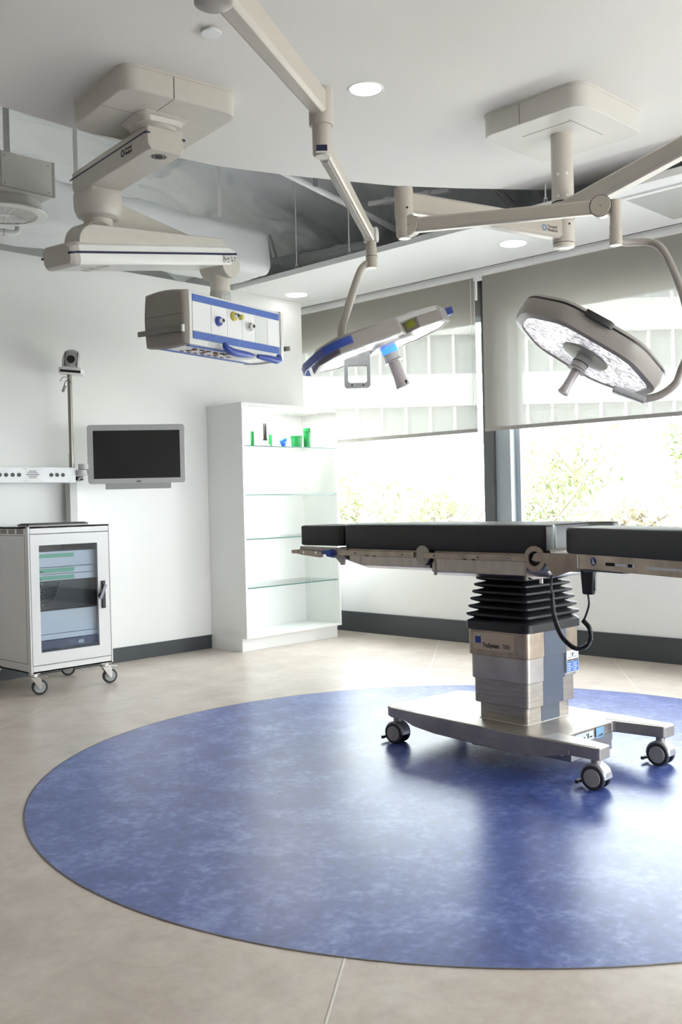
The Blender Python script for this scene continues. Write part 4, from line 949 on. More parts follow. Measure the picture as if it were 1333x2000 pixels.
b = T2(); b.cyl((-0.0075, -0.082, 0.942), (-0.008, -0.082, 0.942), 0.004, seg=10); b.box(-0.008, -0.0075, -0.090, -0.080, 0.926, 0.938); b.box(-0.008, -0.0075, -0.096, -0.088, 0.924, 0.930); obj('badge_print', b, white_m, lp)
b = T2(); b.box(0.004, 0.20, -0.75, -0.02, 0.945, 0.962); obj('leg_tray', b, mat('plate_dark', (0, 0, 0)), tab)
b = T(); b.box(-0.27, -0.14, -0.50, -0.30, 0.885, 0.93); obj('leg_socket', b, mat('socket_grey', (0.42, 0.43, 0.43), 0.35, 0.7), tab, bevel=0.006)
b = T2(); b.cyl((0.0, -0.02, 0.905), (0.12, -0.02, 0.905), 0.018, seg=16); b.box(0.01, 0.13, -0.24, 0.03, 0.893, 0.910); obj('leg_latch', b, mat('latch_dark', (0.07, 0.08, 0.09), 0.4), tab, bevel=0.004)
LM = TM @ Matrix.Translation((-0.276, -0.435, 0)) @ Matrix.Rotation(math.radians(-22), 4, 'Z')
ol = chamfer([(0.0, 0.0), (0.23, 0.10), (0.30, -0.10), (0.26, -0.85), (-0.0, -0.85)], 0.07)
b = T2(); b.layers([[(x, y, z) for x, y in inset(ol, k)] for z, k in ((0.963, 0.98), (0.970, 1), (1.058, 1), (1.067, 0.985), (1.069, 0.96))])
obj('leg_pad', b, pad_m, tab, smooth=50)

# ------------------------------------------------------------------ hand control hanging from the rail
hs = TM @ V((-0.235, -0.535, 0.90))
hc_ = thing('hand_control', 'black wired hand control hanging from the table with a coiled cord', 'hand control', tuple(hs))
HSM = TM @ Matrix.Translation((-0.25, -0.53, 0)); 
b = B(HSM); b.layers([[(x, y, z) for x, y in rrect(hx, hy, 0.008)] for z, hx, hy in ((0.795, 0.012, 0.022), (0.800, 0.014, 0.025), (0.88, 0.015, 0.031), (0.905, 0.014, 0.030))]); obj('handset', b, black_m, hc_)
obj('keypad', B(HSM).box(-0.004, 0.008, -0.0335, -0.0275, 0.81, 0.88), mat('keypad_grey', (0.12, 0.13, 0.14), 0.3), hc_, bevel=0.002)
obj('hook', B(HSM).box(-0.012, 0.012, -0.012, 0.016, 0.900, 0.955), black_m, hc_, bevel=0.003)
q = lambda v, u, z: tuple(TM @ V((v, u, z)))
obj('cord', B().tube([q(-0.25, -0.525, 0.80), q(-0.25, -0.53, 0.755), q(-0.25, -0.51, 0.70), q(-0.25, -0.495, 0.68)], 0.0045, seg=8, sub=6), black_m, hc_)
path = [V(q(-0.25, -0.50, 0.685)), V(q(-0.25, -0.53, 0.655)), V(q(-0.255, -0.535, 0.61)), V(q(-0.265, -0.51, 0.575)), V(q(-0.275, -0.465, 0.575)), V(q(-0.285, -0.415, 0.62)), V(q(-0.29, -0.385, 0.70)), V(q(-0.29, -0.375, 0.80))]
Q = []
for i in range(len(path) - 1):
    a, b_, c, d = path[max(i - 1, 0)], path[i], path[i + 1], path[min(i + 2, len(path) - 1)]
    for k in range(60):
        t_ = k / 60; Q.append(0.5 * ((2 * b_) + (c - a) * t_ + (2 * a - 5 * b_ + 4 * c - d) * t_ * t_ + (3 * b_ - a - 3 * c + d) * t_ ** 3))
hel = []; ang = 0
for i in range(1, len(Q)):
    d = (Q[i] - Q[i - 1]); L_ = d.length; d.normalize(); a = d.cross(V((0.7, -0.7, 0.1))).normalized(); c = d.cross(a); ang += L_ / 0.0062 * 2 * PI
    hel.append(tuple(Q[i] + (a * math.cos(ang) + c * math.sin(ang)) * 0.0085))
# finer helix: resample
hel = []
tot = [0]
for i in range(1, len(Q)): tot.append(tot[-1] + (Q[i] - Q[i - 1]).length)
turns = tot[-1] / 0.0068; npt = int(turns * 8); j = 0
for k in range(npt):
    s_ = tot[-1] * k / (npt - 1)
    while j < len(tot) - 2 and tot[j + 1] < s_: j += 1
    f = (s_ - tot[j]) / max(1e-9, tot[j + 1] - tot[j]); p = Q[j].lerp(Q[j + 1], f); d = (Q[j + 1] - Q[j]).normalized()
    a = d.cross(V((0.7, -0.7, 0.1))).normalized(); c = d.cross(a); an = 2 * PI * k / 8
    hel.append(tuple(p + (a * math.cos(an) + c * math.sin(an)) * 0.0075))
obj('coiled_cord', B().tube(hel, 0.0035, seg=5), black_m, hc_)
obj('cord', B().tube([q(-0.29, -0.375, 0.80), q(-0.285, -0.37, 0.84), q(-0.27, -0.365, 0.868)], 0.005, seg=8, sub=5), black_m, hc_)

# ================================================================== EQUIPMENT CART
CX0, CX1, CY0, CY1, CZ0, CZ1 = 3.105, 3.706, 5.82, 6.44, 0.146, 1.084
cart = thing('equipment_cart', 'white metal equipment cart on castors with a glass door, below the wall screen', 'equipment cart', ((CX0 + CX1) / 2, (CY0 + CY1) / 2, 0))
b = B(); w_ = 0.012
b.box(CX0, CX0 + w_, CY0 + 0.02, CY1, CZ0, CZ1); b.box(CX1 - w_, CX1, CY0 + 0.02, CY1, CZ0, CZ1); b.box(CX0, CX1, CY1 - w_, CY1, CZ0, CZ1)
b.box(CX0, CX1, CY0, CY1, CZ1 - 0.012, CZ1); b.box(CX0, CX1, CY0, CY1, CZ0, CZ0 + 0.012)
b.box(CX0, CX1, CY0, CY0 + 0.02, CZ1 - 0.045, CZ1); b.box(CX0, CX1, CY0, CY0 + 0.02, CZ0, CZ0 + 0.045)
obj('body', b, cart_m, cart, bevel=0.0015)
b = B()
for x in (CX0 - 0.001, CX1 - 0.009): b.box(x, x + 0.010, CY0 - 0.001, CY0 + 0.03, CZ0, CZ1)
b.box(CX0 - 0.0015, CX0 + 0.01, CY1 - 0.03, CY1, CZ0, CZ1)
objs('corner_post', b, cart_m, cart, bevel=0.001)
b = B(); b.box(CX0 - 0.0006, CX0, CY0 + 0.045, CY0 + 0.048, CZ0 + 0.06, CZ1 - 0.055); b.box(CX0 - 0.0006, CX0, CY0 + 0.045, CY1, CZ1 - 0.057, CZ1 - 0.054); b.box(CX0 - 0.0006, CX0, CY0 + 0.045, CY1, CZ0 + 0.058, CZ0 + 0.061)
b.box(CX0 + 0.012, CX1 - 0.012, CY0 - 0.0006, CY0, CZ1 - 0.049, CZ1 - 0.046)
b.box(CX0 + 0.012, CX1 - 0.012, CY0 - 0.0006, CY0, CZ0 + 0.046, CZ0 + 0.049)
b.box(CX0 + 0.010, CX0 + 0.0125, CY0 - 0.0006, CY0, CZ0, CZ1); b.box(CX1 - 0.0125, CX1 - 0.010, CY0 - 0.0006, CY0, CZ0, CZ1)
obj('panel_gap', b, mat('gap_grey', (0.16, 0.15, 0.15), 0.6), cart)
b = B()
for y0 in (CY0 + 0.06, CY0 + 0.17, CY0 + 0.28): b.box(CX0 - 0.0008, CX0, y0, y0 + 0.085, CZ1 - 0.045, CZ1 - 0.012)
objs('side_vent', b, mat('vent_mesh', (0.30, 0.27, 0.26), 0.6, noise_s=400, noise_a=0.4), cart)
gx0, gx1, gz0, gz1 = 3.178, 3.606, 0.273, 0.963
b = B(); dx0, dx1, dz0, dz1 = CX0 + 0.013, CX1 - 0.013, CZ0 + 0.05, CZ1 - 0.05
for (a, c, d, e) in ((dx0, gx0, dz0, dz1), (gx1, dx1, dz0, dz1), (gx0, gx1, dz0, gz0), (gx0, gx1, gz1, dz1)): b.box(a, c, CY0 - 0.001, CY0 + 0.018, d, e)
door = obj('door', b, cart_m, cart)
obj('glass', B().box(gx0, gx1, CY0 + 0.006, CY0 + 0.010, gz0, gz1), dglass_m, door)
b = B(); b.box(3.628, 3.655, CY0 - 0.014, CY0 - 0.001, 0.520, 0.705); hd_ = obj('handle', b, black_m, door, bevel=0.004)
b = B(); b.beam((3.606, CY0 - 0.024, 0.585), (3.650, CY0 - 0.024, 0.68), 0.010, 0.024); obj('handle_lever', b, mat('lever_lilac', (0.32, 0.31, 0.36), 0.35), hd_, bevel=0.003)
b = B(); b.beam((3.600, CY0 - 0.018, 0.600), (3.628, CY0 - 0.014, 0.625), 0.014, 0.02); obj('handle_spindle', b, black_m, hd_)
def cart_caster(x, y, ang, brake=True):
    M = Matrix.Translation((x, y, 0)) @ Matrix.Rotation(ang, 4, 'Z')      # wheel trails along +x
    b = B(M); b.box(-0.036, 0.036, -0.036, 0.036, 0.136, 0.146); b.cyl((0, 0, 0.118), (0, 0, 0.137), 0.028, seg=20)
    c = obj('caster', b, chrome_m, cart, bevel=0.002)
    b = B(M)
    for s in (-1, 1):
        y0, y1 = sorted((s * 0.021, s * 0.0245))
        pts = [(-0.026, 0.122), (0.022, 0.122), (0.044, 0.10), (0.044, 0.048), (0.036, 0.038), (0.026, 0.042)]
        n = len(pts); b.add([(px, y0, pz) for px, pz in pts] + [(px, y1, pz) for px, pz in pts], [tuple(range(n)), tuple(range(2 * n - 1, n - 1, -1))] + [(i, i + n, (i + 1) % n + n, (i + 1) % n) for i in range(n)])
    b.box(-0.026, 0.022, -0.0245, 0.0245, 0.114, 0.122)
    obj('fork', b, chrome_m, c, bevel=0.001)
    wl = obj('wheel', B(M).cyl((0.034, -0.015, 0.05), (0.034, 0.015, 0.05), 0.050, seg=36), tyre_m, c, bevel=0.006)
    b = B(M); b.cyl((0.034, -0.0165, 0.05), (0.034, 0.0165, 0.05), 0.037, seg=30); obj('rim', b, grey_m, wl, bevel=0.003)
    b = B(M); b.cyl((0.034, -0.028, 0.05), (0.034, 0.028, 0.05), 0.006, seg=10); obj('axle', b, chrome_m, wl)
    if brake: obj('brake_lever', B(M).beam((0.03, 0, 0.118), (0.088, 0, 0.112), 0.035, 0.005), chrome_m, c, bevel=0.001)
cart_caster(3.150, 5.875, -0.35); cart_caster(3.668, 5.865, -0.25); cart_caster(3.655, 6.39, -0.6, False); cart_caster(3.150, 6.39, PI, False)
# devices inside the cart
def rack(nm, z0, z1, m, label, green=None, y=5.86, grp=None):
    t = thing(nm, label, 'rack device', (3.405, y + 0.2, z0), 0, grp)
    obj('case', B().box(CX0 + 0.03, CX1 - 0.03, y, y + 0.36, z0, z1), m, t, bevel=0.002)
    if green: obj('green_strip', B().box(gx0 - 0.02, 3.452, y - 0.0015, y, green[0], green[1]), mint_m, t)
    return t
g_ = 'white rack devices with green strips'
t = rack('rack_device', 0.818, 0.918, wdev_m, 'topmost and tallest white rack device with a plain green strip, behind the cart glass', (0.878, 0.904))
t = rack('rack_device', 0.772, 0.815, wdev_m, 'middle thin white rack device with green strip behind the cart glass', (0.780, 0.808))
b = B(); b.box(3.185, 3.225, 5.8578, 5.8585, 0.785, 0.792); obj('print', b, ink_m, t)
t = rack('rack_device', 0.727, 0.769, wdev_m, 'lowest white rack device with green strip, just above the black device', (0.733, 0.760))
b = B(); b.box(3.19, 3.212, 5.8578, 5.8585, 0.737, 0.743); obj('print', b, ink_m, t)
t = rack('rack_device', 0.535, 0.722, mat('black_device', (0.02, 0.022, 0.022), 0.3), 'tall black rack device with cables behind the cart glass', None, 5.90)
b = B(); random.seed(5)
for k in range(34):
    x = random.uniform(3.19, 3.25); z = random.uniform(0.545, 0.715); b.box(x, x + 0.006, 5.898, 5.9, z, z + 0.004)
obj('indicator', b, mat('indicator_grey', (0.5, 0.5, 0.48), 0.4), t)
for k in range(5):
    z = 0.55 + k * 0.028
    obj('cable', B().tube([(3.20 + .01 * k, 5.895, z), (3.27 + .015 * k, 5.878, z + 0.012), (3.31 + .01 * k, 5.876, z + 0.045), (3.30 + .012 * k, 5.893, z + 0.055)], 0.003, seg=6, sub=5), mat('cable_grey', (0.09, 0.09, 0.09), 0.4), t)
t = rack('rack_device', 0.382, 0.532, wdev_m, 'tall plain white rack device below the black one in the cart')
t = rack('rack_device', 0.345, 0.379, wdev_m, 'thin plain white rack panel directly above the navy device')
t = rack('rack_device', 0.285, 0.342, navydev_m, 'navy blue rack device with small display at the bottom of the cart')
b = B(); b.box(3.47, 3.51, 5.8575, 5.86, 0.300, 0.322); obj('display', b, mat('display_grey', (0.45, 0.52, 0.60), 0.3), t)
b = B(); b.box(3.40, 3.45, 5.8580, 5.86, 0.296, 0.328); obj('button_pad', b, mat('button_navy', (0.05, 0.07, 0.13), 0.3), t)

# keyboard on the cart
KM = Matrix.Translation((3.335, 5.905, 1.085)) @ Matrix.Rotation(math.radians(2), 4, 'Z')
kb = thing('keyboard', 'slim black keyboard with pale underside lying on the white cart', 'keyboard', (3.335, 5.905, 1.085))
obj('base', B(KM).prism(rrect(0.225, 0.065, 0.012), 0.0, 0.008), mat('keyboard_base', (0.42, 0.40, 0.38), 0.4), kb, bevel=0.001)
obj('deck', B(KM).prism(rrect(0.227, 0.067, 0.012), 0.008, 0.016), black_m, kb, bevel=0.002)
for r_ in range(4):
    b = B(KM)
    for k in range(14): b.box(-0.212 + k * 0.0305, -0.212 + k * 0.0305 + 0.026, -0.052 + r_ * 0.027, -0.052 + r_ * 0.027 + 0.022, 0.016, 0.021)
    obj('key_row', b, mat('key_dark', (0.03, 0.03, 0.03), 0.5), kb)

# ================================================================== WALL CONNECTOR RAIL, SCREEN, PTZ CAMERA
rail = thing('connector_rail', 'white horizontal rail with round sockets and a speaker grille on a post behind the cart', 'connector rail', (3.71, 6.36, 0))
ry = 6.30
box_o = obj('rail_box', B().box(1.9, 3.745, ry, ry + 0.12, 1.380, 1.487), white_m, rail, bevel=0.002)
b = B(); b.box(3.786, 3.846, 6.455, 6.52, 0.70, 1.47); b.box(3.79, 3.84, 6.52, YA, 0.75, 0.80); b.box(3.70, 3.846, 6.40, 6.50, 1.39, 1.47); obj('post', b, mat('post_grey', (0.56, 0.56, 0.54), 0.45), rail, bevel=0.002)
obj('post_side', B().box(3.847, 3.905, 6.50, 6.565, 0.70, 1.40), white_m, rail, bevel=0.002)
b = B()
for x, L_ in ((0, .07), (1, .095), (2, .125), (3, .095), (4, .07)): b.box(3.410 - L_ / 2 * 0.8, 3.410 + L_ / 2 * 0.8, ry - 0.0012, ry + 0.0, 1.412 + x * 0.0115, 1.416 + x * 0.0115)
obj('speaker_slots', b, dark_m, box_o)
obj('speaker_panel', B().box(3.355, 3.470, ry - 0.0006, ry, 1.384, 1.483), mat('panel_white', (0.83, 0.82, 0.82), 0.45), box_o)
for xs_ in ((3.215, 3.262, 3.309) , (3.552, 3.597, 3.642), (3.168,)):
    for x in xs_:
        sk_ = obj('round_socket', B().cyl((x, ry, 1.434), (x, ry - 0.006, 1.434), 0.0135, seg=20), black_m, box_o, bevel=0.001)
b = B()
for x in (3.346, 3.474, 3.70, 3.36): 
    for z in (1.392, 1.476): b.cyl((x, ry, z), (x, ry - 0.0015, z), 0.003, seg=8)
objs('screw', b, grey_m, box_o)
b = B(); b.box(3.752, 3.80, ry - 0.01, ry + 0.05, 1.395, 1.425); obj('cable_clip', b, black_m, rail, bevel=0.002)
obj('cable', B().tube([(3.756, ry - 0.012, 1.398), (3.77, ry - 0.02, 1.415), (3.785, ry - 0.018, 1.41), (3.80, ry - 0.012, 1.43)], 0.004, seg=8, sub=4), lgrey_m, rail)
# monitor arm joint
ma = thing('monitor', 'grey framed dark screen on a short arm at the left wall', 'monitor', (4.09, 6.045, 1.36))
b = B(); b.cyl((3.79, 6.29, 1.432), (3.79, 6.29, 1.470), 0.045, seg=30); b.cyl((3.80, 6.28, 1.472), (3.80, 6.28, 1.512), 0.040, seg=30); obj('arm_joint', b, lgrey_m, ma, bevel=0.003)
obj('arm', B().beam((3.80, 6.28, 1.492), (4.09, 6.14, 1.50), 0.04, 0.035), lgrey_m, ma, bevel=0.003)
ML = V((3.818, 6.255, 0)); MR = V((4.369, 5.838, 0)); mx = (MR - ML).normalized(); mc = (ML + MR) / 2
MM = frame((mc.x, mc.y, 1.578), mx, (0, 0, 1))    # z towards the room
mw = (MR - ML).length / 2; mh = 0.212
obj('bezel', B(MM).prism(rrect(mw, mh, 0.022), -0.018, 0.012), mat('monitor_grey', (0.52, 0.52, 0.52), 0.4), ma, bevel=0.004)
obj('back_shell', B(MM).prism(rrect(mw - 0.04, mh - 0.04, 0.03), -0.055, -0.018), lgrey_m, ma, bevel=0.01)
obj('screen', B(MM).prism([(-mw + 0.040, -mh + 0.036), (mw - 0.036, -mh + 0.036), (mw - 0.036, mh - 0.042), (-mw + 0.040, mh - 0.042)], 0.012, 0.0128), scr_m, ma)
b = B(MM); 
for (x0, x1, y0, y1) in ((-mw + 0.036, mw - 0.033, mh - 0.042, mh - 0.038), (-mw + 0.036, mw - 0.033, -mh + 0.032, -mh + 0.036), (-mw + 0.036, -mw + 0.040, -mh + 0.032, mh - 0.038), (mw - 0.036, mw - 0.033, -mh + 0.032, mh - 0.038)): b.box(x0, x1, y0, y1, 0.0120, 0.0136)
obj('screen_rim', b, lgrey_m, ma)
text('lettering', 'elo', 0.026, MM @ Matrix.Translation((0.012, -mh + 0.008, 0.0122)), mat('logo_dark', (0.08, 0.08, 0.085), 0.4), ma, bold=0.0009, align='CENTER')
obj('speaker_bar', B(MM).box(-0.225, 0.24, -mh - 0.040, -mh + 0.002, -0.03, 0.004), mat('bar_grey', (0.40, 0.41, 0.40), 0.45), ma, bevel=0.002)
# camera pole and PTZ camera
pl_ = thing('camera_pole', 'thin grey metal pole rising from the connector rail', 'pole', (3.733, 6.33, 1.487))
b = B(); b.cyl((3.733, 6.33, 1.487), (3.733, 6.33, 2.155), 0.0165, seg=20); obj('tube', b, mat('pole_grey', (0.30, 0.29, 0.26), 0.35, 0.7), pl_)
obj('socket', B().cyl((3.733, 6.33, 1.4875), (3.733, 6.33, 1.585), 0.0195, seg=20), mat('pole_grey', (0, 0, 0)), pl_)
pz = thing('ptz_camera', 'white dome camera with round black lens on top of the wall pole', 'camera', (3.735, 6.33, 2.155))
CMz = Matrix.Translation((3.742, 6.32, 2.158)) @ Matrix.Rotation(math.radians(-38), 4, 'Z') @ Matrix.Rotation(math.radians(5), 4, 'Y')   # -y looks to the room
CMz = frame((3.742, 6.32, 2.152), (0.80, -0.60, -0.085), (0.60, 0.80, 0)) @ Matrix.Scale(1.16, 4)   # x right as seen from the room, y away
bd = obj('base', B(CMz).layers([[(x, y, z) for x, y in rrect(h, h * 0.9, 0.03)] for z, h in ((0.0, 0.068), (0.004, 0.073), (0.034, 0.074), (0.040, 0.068))]), white_m, pz)
obj('front_window', B(CMz).prism([(x, y) for x, y in ((-0.060, -0.0685), (0.062, -0.0685), (0.062, -0.055), (-0.060, -0.055))], 0.006, 0.021), black_m, bd, bevel=0.001)
dm = B(CMz); dm.lathe([(0.058, 0.038), (0.060, 0.06), (0.060, 0.09), (0.056, 0.115), (0.046, 0.136), (0.030, 0.149), (0.012, 0.154)], (0, 0, 0)); dome = obj('dome', dm, mat('dome_grey', (0.62, 0.62, 0.60), 0.4), pz, smooth=60)
b = B(CMz); b.add([], []); b.cyl((0, -0.045, 0.088), (0, -0.064, 0.085), 0.036, seg=28); obj('lens_block', b, mat('lens_block', (0.48, 0.48, 0.47), 0.4), dome, bevel=0.004)
obj('lens', B(CMz).cyl((0, -0.060, 0.088), (0, -0.068, 0.088), 0.0245, seg=28), black_m, dome, bevel=0.002)
b = B(CMz); b.box(-0.038, -0.036, -0.061, -0.02, 0.045, 0.135); b.box(0.036, 0.038, -0.061, -0.02, 0.045, 0.135); obj('dome_gap', b, dark_m, dome)
cb = frame((3.733, 6.30, 2.10), (0.72, -0.69, 0), (0, 0, 1))
obj('cable', B(cb).tube([(0.0, 0.02, 0.02), (-0.05, 0.03, 0.03), (-0.085, 0.005, 0.0)], 0.003, seg=6, sub=6), grey_m, pz)
obj('cable', B(cb).tube([(0.0, -0.01, 0.02), (-0.03, 0.005, 0.03), (-0.05, -0.035, 0.03), (-0.055, -0.06, 0.03)], 0.003, seg=6, sub=6), mat('cable_grey', (0, 0, 0)), pz)
obj('plug', B(cb).tube([(-0.038, -0.03, 0.03), (-0.058, -0.075, 0.03)], 0.011, seg=10), mat('plug_grey', (0.35, 0.33, 0.31), 0.4), pz, bevel=0.002)

# ================================================================== SHELVING CABINET
KX0, KX1, KY0, KY1 = 5.150, 6.245, 6.12, YA
kz0, kz1 = 0.107, 2.018
cab = thing('shelving_cabinet', 'tall open white cabinet with four glass shelves standing in the corner', 'cabinet', ((KX0 + KX1) / 2, (KY0 + KY1) / 2, 0))
obj('side_panel', B().box(KX0, KX0 + 0.02, KY0, KY1, kz0, kz1), cab_m, cab, bevel=0.001)
obj('side_panel', B().box(KX1 - 0.02, KX1, KY0, KY1, kz0, kz1), cab_m, cab, bevel=0.001)
obj('back_panel', B().box(KX0 + 0.02, KX1 - 0.02, KY1 - 0.02, KY1 - 0.002, kz0, kz1), cab_m, cab)
obj('top_panel', B().box(KX0 + 0.02, KX1 - 0.02, KY0 + 0.0, KY1 - 0.02, kz1 - 0.036, kz1), cab_m, cab, bevel=0.001)
obj('bottom_panel', B().box(KX0 + 0.02, KX1 - 0.02, KY0, KY1 - 0.02, kz0, kz0 + 0.02), cab_m, cab, bevel=0.001)
obj('plinth', B().box(KX0 - 0.012, KX1 - 0.012, KY0 + 0.045, KY1, 0, kz0), cab_m, cab, bevel=0.001)
for z in (1.672, 1.273, 0.913, 0.516):
    gs = obj('glass_shelf', B().box(KX0 + 0.022, KX1 - 0.022, KY0 + 0.013, KY1 - 0.024, z - 0.008, z), sglass_m, cab)
    obj('front_edge', B().box(KX0 + 0.022, KX1 - 0.022, KY0 + 0.0115, KY0 + 0.013, z - 0.008, z), sedge_m, gs)
lt = bpy.data.lights.new('shelf_strip_light', 'AREA'); lt.shape = 'RECTANGLE'; lt.size = 0.85; lt.size_y = 0.012; lt.energy = 3.5; lt.color = (1, 0.97, 0.9)
lo = bpy.data.objects.new('shelf_strip_light', lt); COL.objects.link(lo); lo.location = (5.60, KY0 + 0.05, kz1 - 0.052)
obj('light_strip', B().box(KX0 + 0.03, KX0 + 0.89, KY0 + 0.035, KY0 + 0.058, kz1 - 0.048, kz1 - 0.036), strip_m, cab, bevel=0.002)
b = B()
for k in range(52):
    z = 0.36 + k * 0.032
    for y in (KY0 + 0.06, KY1 - 0.07):
        b.box(KX0 + 0.0198, KX0 + 0.0204, y - 0.0025, y + 0.0025, z - 0.0025, z + 0.0025); b.box(KX1 - 0.0204, KX1 - 0.0198, y - 0.0025, y + 0.0025, z - 0.0025, z + 0.0025)
    for x in (5.36, 5.87): b.box(x - 0.0022, x + 0.0022, KY1 - 0.0206, KY1 - 0.0198, z - 0.002, z + 0.002)
obj('peg_holes', b, mat('hole_grey', (0.32, 0.32, 0.32), 0.7), cab)
sz = 1.672
def item(nm, x, y, label, cat): return thing(nm, label, cat, (x, y, sz))
t = item('green_tube', 5.292, 6.16, 'narrow green tube standing at the left end of the top glass shelf', 'tube')
obj('tube', B().lathe([(0.017, 0), (0.0175, 0.004), (0.0145, 0.114), (0.0135, 0.117)], (5.292, 6.16, sz)), green_m, t)
obj('foot', B().lathe([(0.0185, 0), (0.0185, 0.006)], (5.292, 6.16, sz)), green_m, t)
t = item('black_handled_instrument', 5.475, 6.21, 'upright black handled instrument on a clear base, top glass shelf', 'instrument')
obj('clear_base', B().lathe([(0.040, 0), (0.042, 0.012), (0.024, 0.026), (0.018, 0.045), (0.019, 0.056)], (5.475, 6.21, sz)), mat('clear_grey', (0.66, 0.67, 0.65), 0.12, coat=0.8), t)
obj('collar', B().lathe([(0.0205, 0.050), (0.0205, 0.060)], (5.475, 6.21, sz)), black_m, t)
obj('grip', B().lathe([(0.016, 0.058), (0.0145, 0.19), (0.0125, 0.193)], (5.475, 6.21, sz)), black_m, t)
t = item('green_tube', 5.632, 6.32, 'green tube half hidden behind the black instrument', 'tube')
obj('tube', B().lathe([(0.012, 0), (0.016, 0.03), (0.0155, 0.108), (0.014, 0.110)], (5.632, 6.32, sz)), green_m, t)
t = item('blue_cup', 5.625, 6.15, 'small crumpled glossy blue silicone piece on the top glass shelf', 'silicone piece')
b = B(); n = 20; rings = []
for k, (z, rx, ox) in enumerate(((0, 0.016, 0), (0.008, 0.022, 0), (0.025, 0.030, -0.002), (0.045, 0.034, -0.002), (0.06, 0.028, 0.006), (0.072, 0.018, 0.014), (0.082, 0.006, 0.022))):
    rings.append([(5.625 + ox + rx * math.cos(2 * PI * i / n) * (1 + .08 * math.sin(3 * i + k)), 6.15 + rx * 0.8 * math.sin(2 * PI * i / n) * (1 + .08 * math.cos(2 * i)), sz + z) for i in range(n)])
obj('shell', b.layers(rings), blues_m, t, smooth=70)
obj('foot', B().lathe([(0.018, 0), (0.021, 0.002), (0.017, 0.006)], (5.630, 6.15, sz)), blues_m, t)
t = item('green_cup', 5.842, 6.22, 'wide green cup with a rim on the top glass shelf', 'cup')
obj('cup', B().lathe([(0.043, 0), (0.0445, 0.003), (0.050, 0.088), (0.050, 0.089), (0.046, 0.089), (0.041, 0.010), (0.01, 0.008)], (5.842, 6.22, sz)), green_m, t)
obj('rim', B().lathe([(0.053, 0.088), (0.054, 0.091), (0.054, 0.097), (0.052, 0.100), (0.047, 0.098), (0.047, 0.088)], (5.842, 6.22, sz)), green_m, t)
t = item('green_canister', 5.935, 6.185, 'tall green canister stuffed with white tissue at the right of the top shelf', 'canister')
obj('body', B().lathe([(0.028, 0), (0.0295, 0.003), (0.031, 0.165), (0.028, 0.166), (0.026, 0.15), (0.01, 0.148)], (5.935, 6.185, sz)), green_m, t)
obj('band', B().lathe([(0.031, 0.132), (0.034, 0.134), (0.034, 0.138), (0.031, 0.140)], (5.935, 6.185, sz), caps=False), mat('dark_green', (0.008, 0.16, 0.04), 0.35), t)
b = B(); random.seed(9)
for k in range(9): b.sphere((5.935 + random.uniform(-.022, .022), 6.185 + random.uniform(-.018, .018), sz + 0.172 + random.uniform(-.006, .014)), random.uniform(.009, .014), seg=10)
obj('tissue', b, white_m, t)

# ================================================================== PLENUM: ducts, pipes, hangers
def duct(nm, label, x0, x1, y0, y1, z0, z1, m, seedv, amp=0.015, r=0.07, cat='duct', segl=70):
    b = B(); rings = []
    sec = rrect((y1 - y0) / 2, (z1 - z0) / 2, r, 6, (y0 + y1) / 2, (z0 + z1) / 2)
    sec2 = []
    for i in range(len(sec)):       # subdivide the flats so that the wrap can crease
        p, q = sec[i], sec[(i + 1) % len(sec)]; L_ = math.hypot(q[0] - p[0], q[1] - p[1]); k = max(1, int(L_ / 0.03))
        for j in range(k): sec2.append((p[0] + (q[0] - p[0]) * j / k, p[1] + (q[1] - p[1]) * j / k))
    cy, cz = (y0 + y1) / 2, (z0 + z1) / 2
    for i in range(segl + 1):
        x = x0 + (x1 - x0) * i / segl; ring = []
        for y, z in sec2:
            h = amp * (noise.noise(V((x * 3 + seedv, y * 4, z * 4))) + 0.7 * abs(noise.noise(V((x * 9, y * 9, z * 9 + seedv)))) )
            k = 1 + h / 0.2
            e = 1.0 if i not in (0, segl) else 0.93
            ring.append((x + (0.3 * h if i in (0, segl) else 0), cy + (y - cy) * k * e, cz + (z - cz) * k * e))
        rings.append(ring)
    o = obj(nm, b.layers(rings), m, smooth=60); tag(o, label, cat); return o
duct('wrapped_duct', 'big white wrapped duct above the left wall, behind the pendant', -1.5, 5.42, 6.02, 6.54, 3.06, 3.43, wrap_m, 2.2, 0.016, 0.08, segl=150)
b = B(); b.box(2.92, 2.955, 5.98, 5.985, 3.27, 3.95)
def strap(x, y, z0, z1, w_, label):
    b = B(frame((x, y, 0), (0.72, -0.69, 0), (0.69, 0.72, 0))); b.box(-w_ / 2, w_ / 2, -0.004, 0.004, z0, z1); b.box(-w_ / 2, w_ / 2, -0.004, 0.03, z0, z0 + 0.006)
    tag(obj('duct_strap', b, mat('strap_grey', (0.80, 0.80, 0.78), 0.5)), label, 'hanger strap')
strap(2.90, 5.56, 3.30, 4.25, 0.038, 'flat grey hanger strap rising from the steel duct box at the left edge')
strap(3.66, 6.05, 3.43, 4.25, 0.030, 'flat pale hanger strap left of the upper pendant arm end')
strap(4.93, 6.06, 3.44, 4.25, 0.028, 'flat pale hanger strap holding the wrapped duct near its right end')
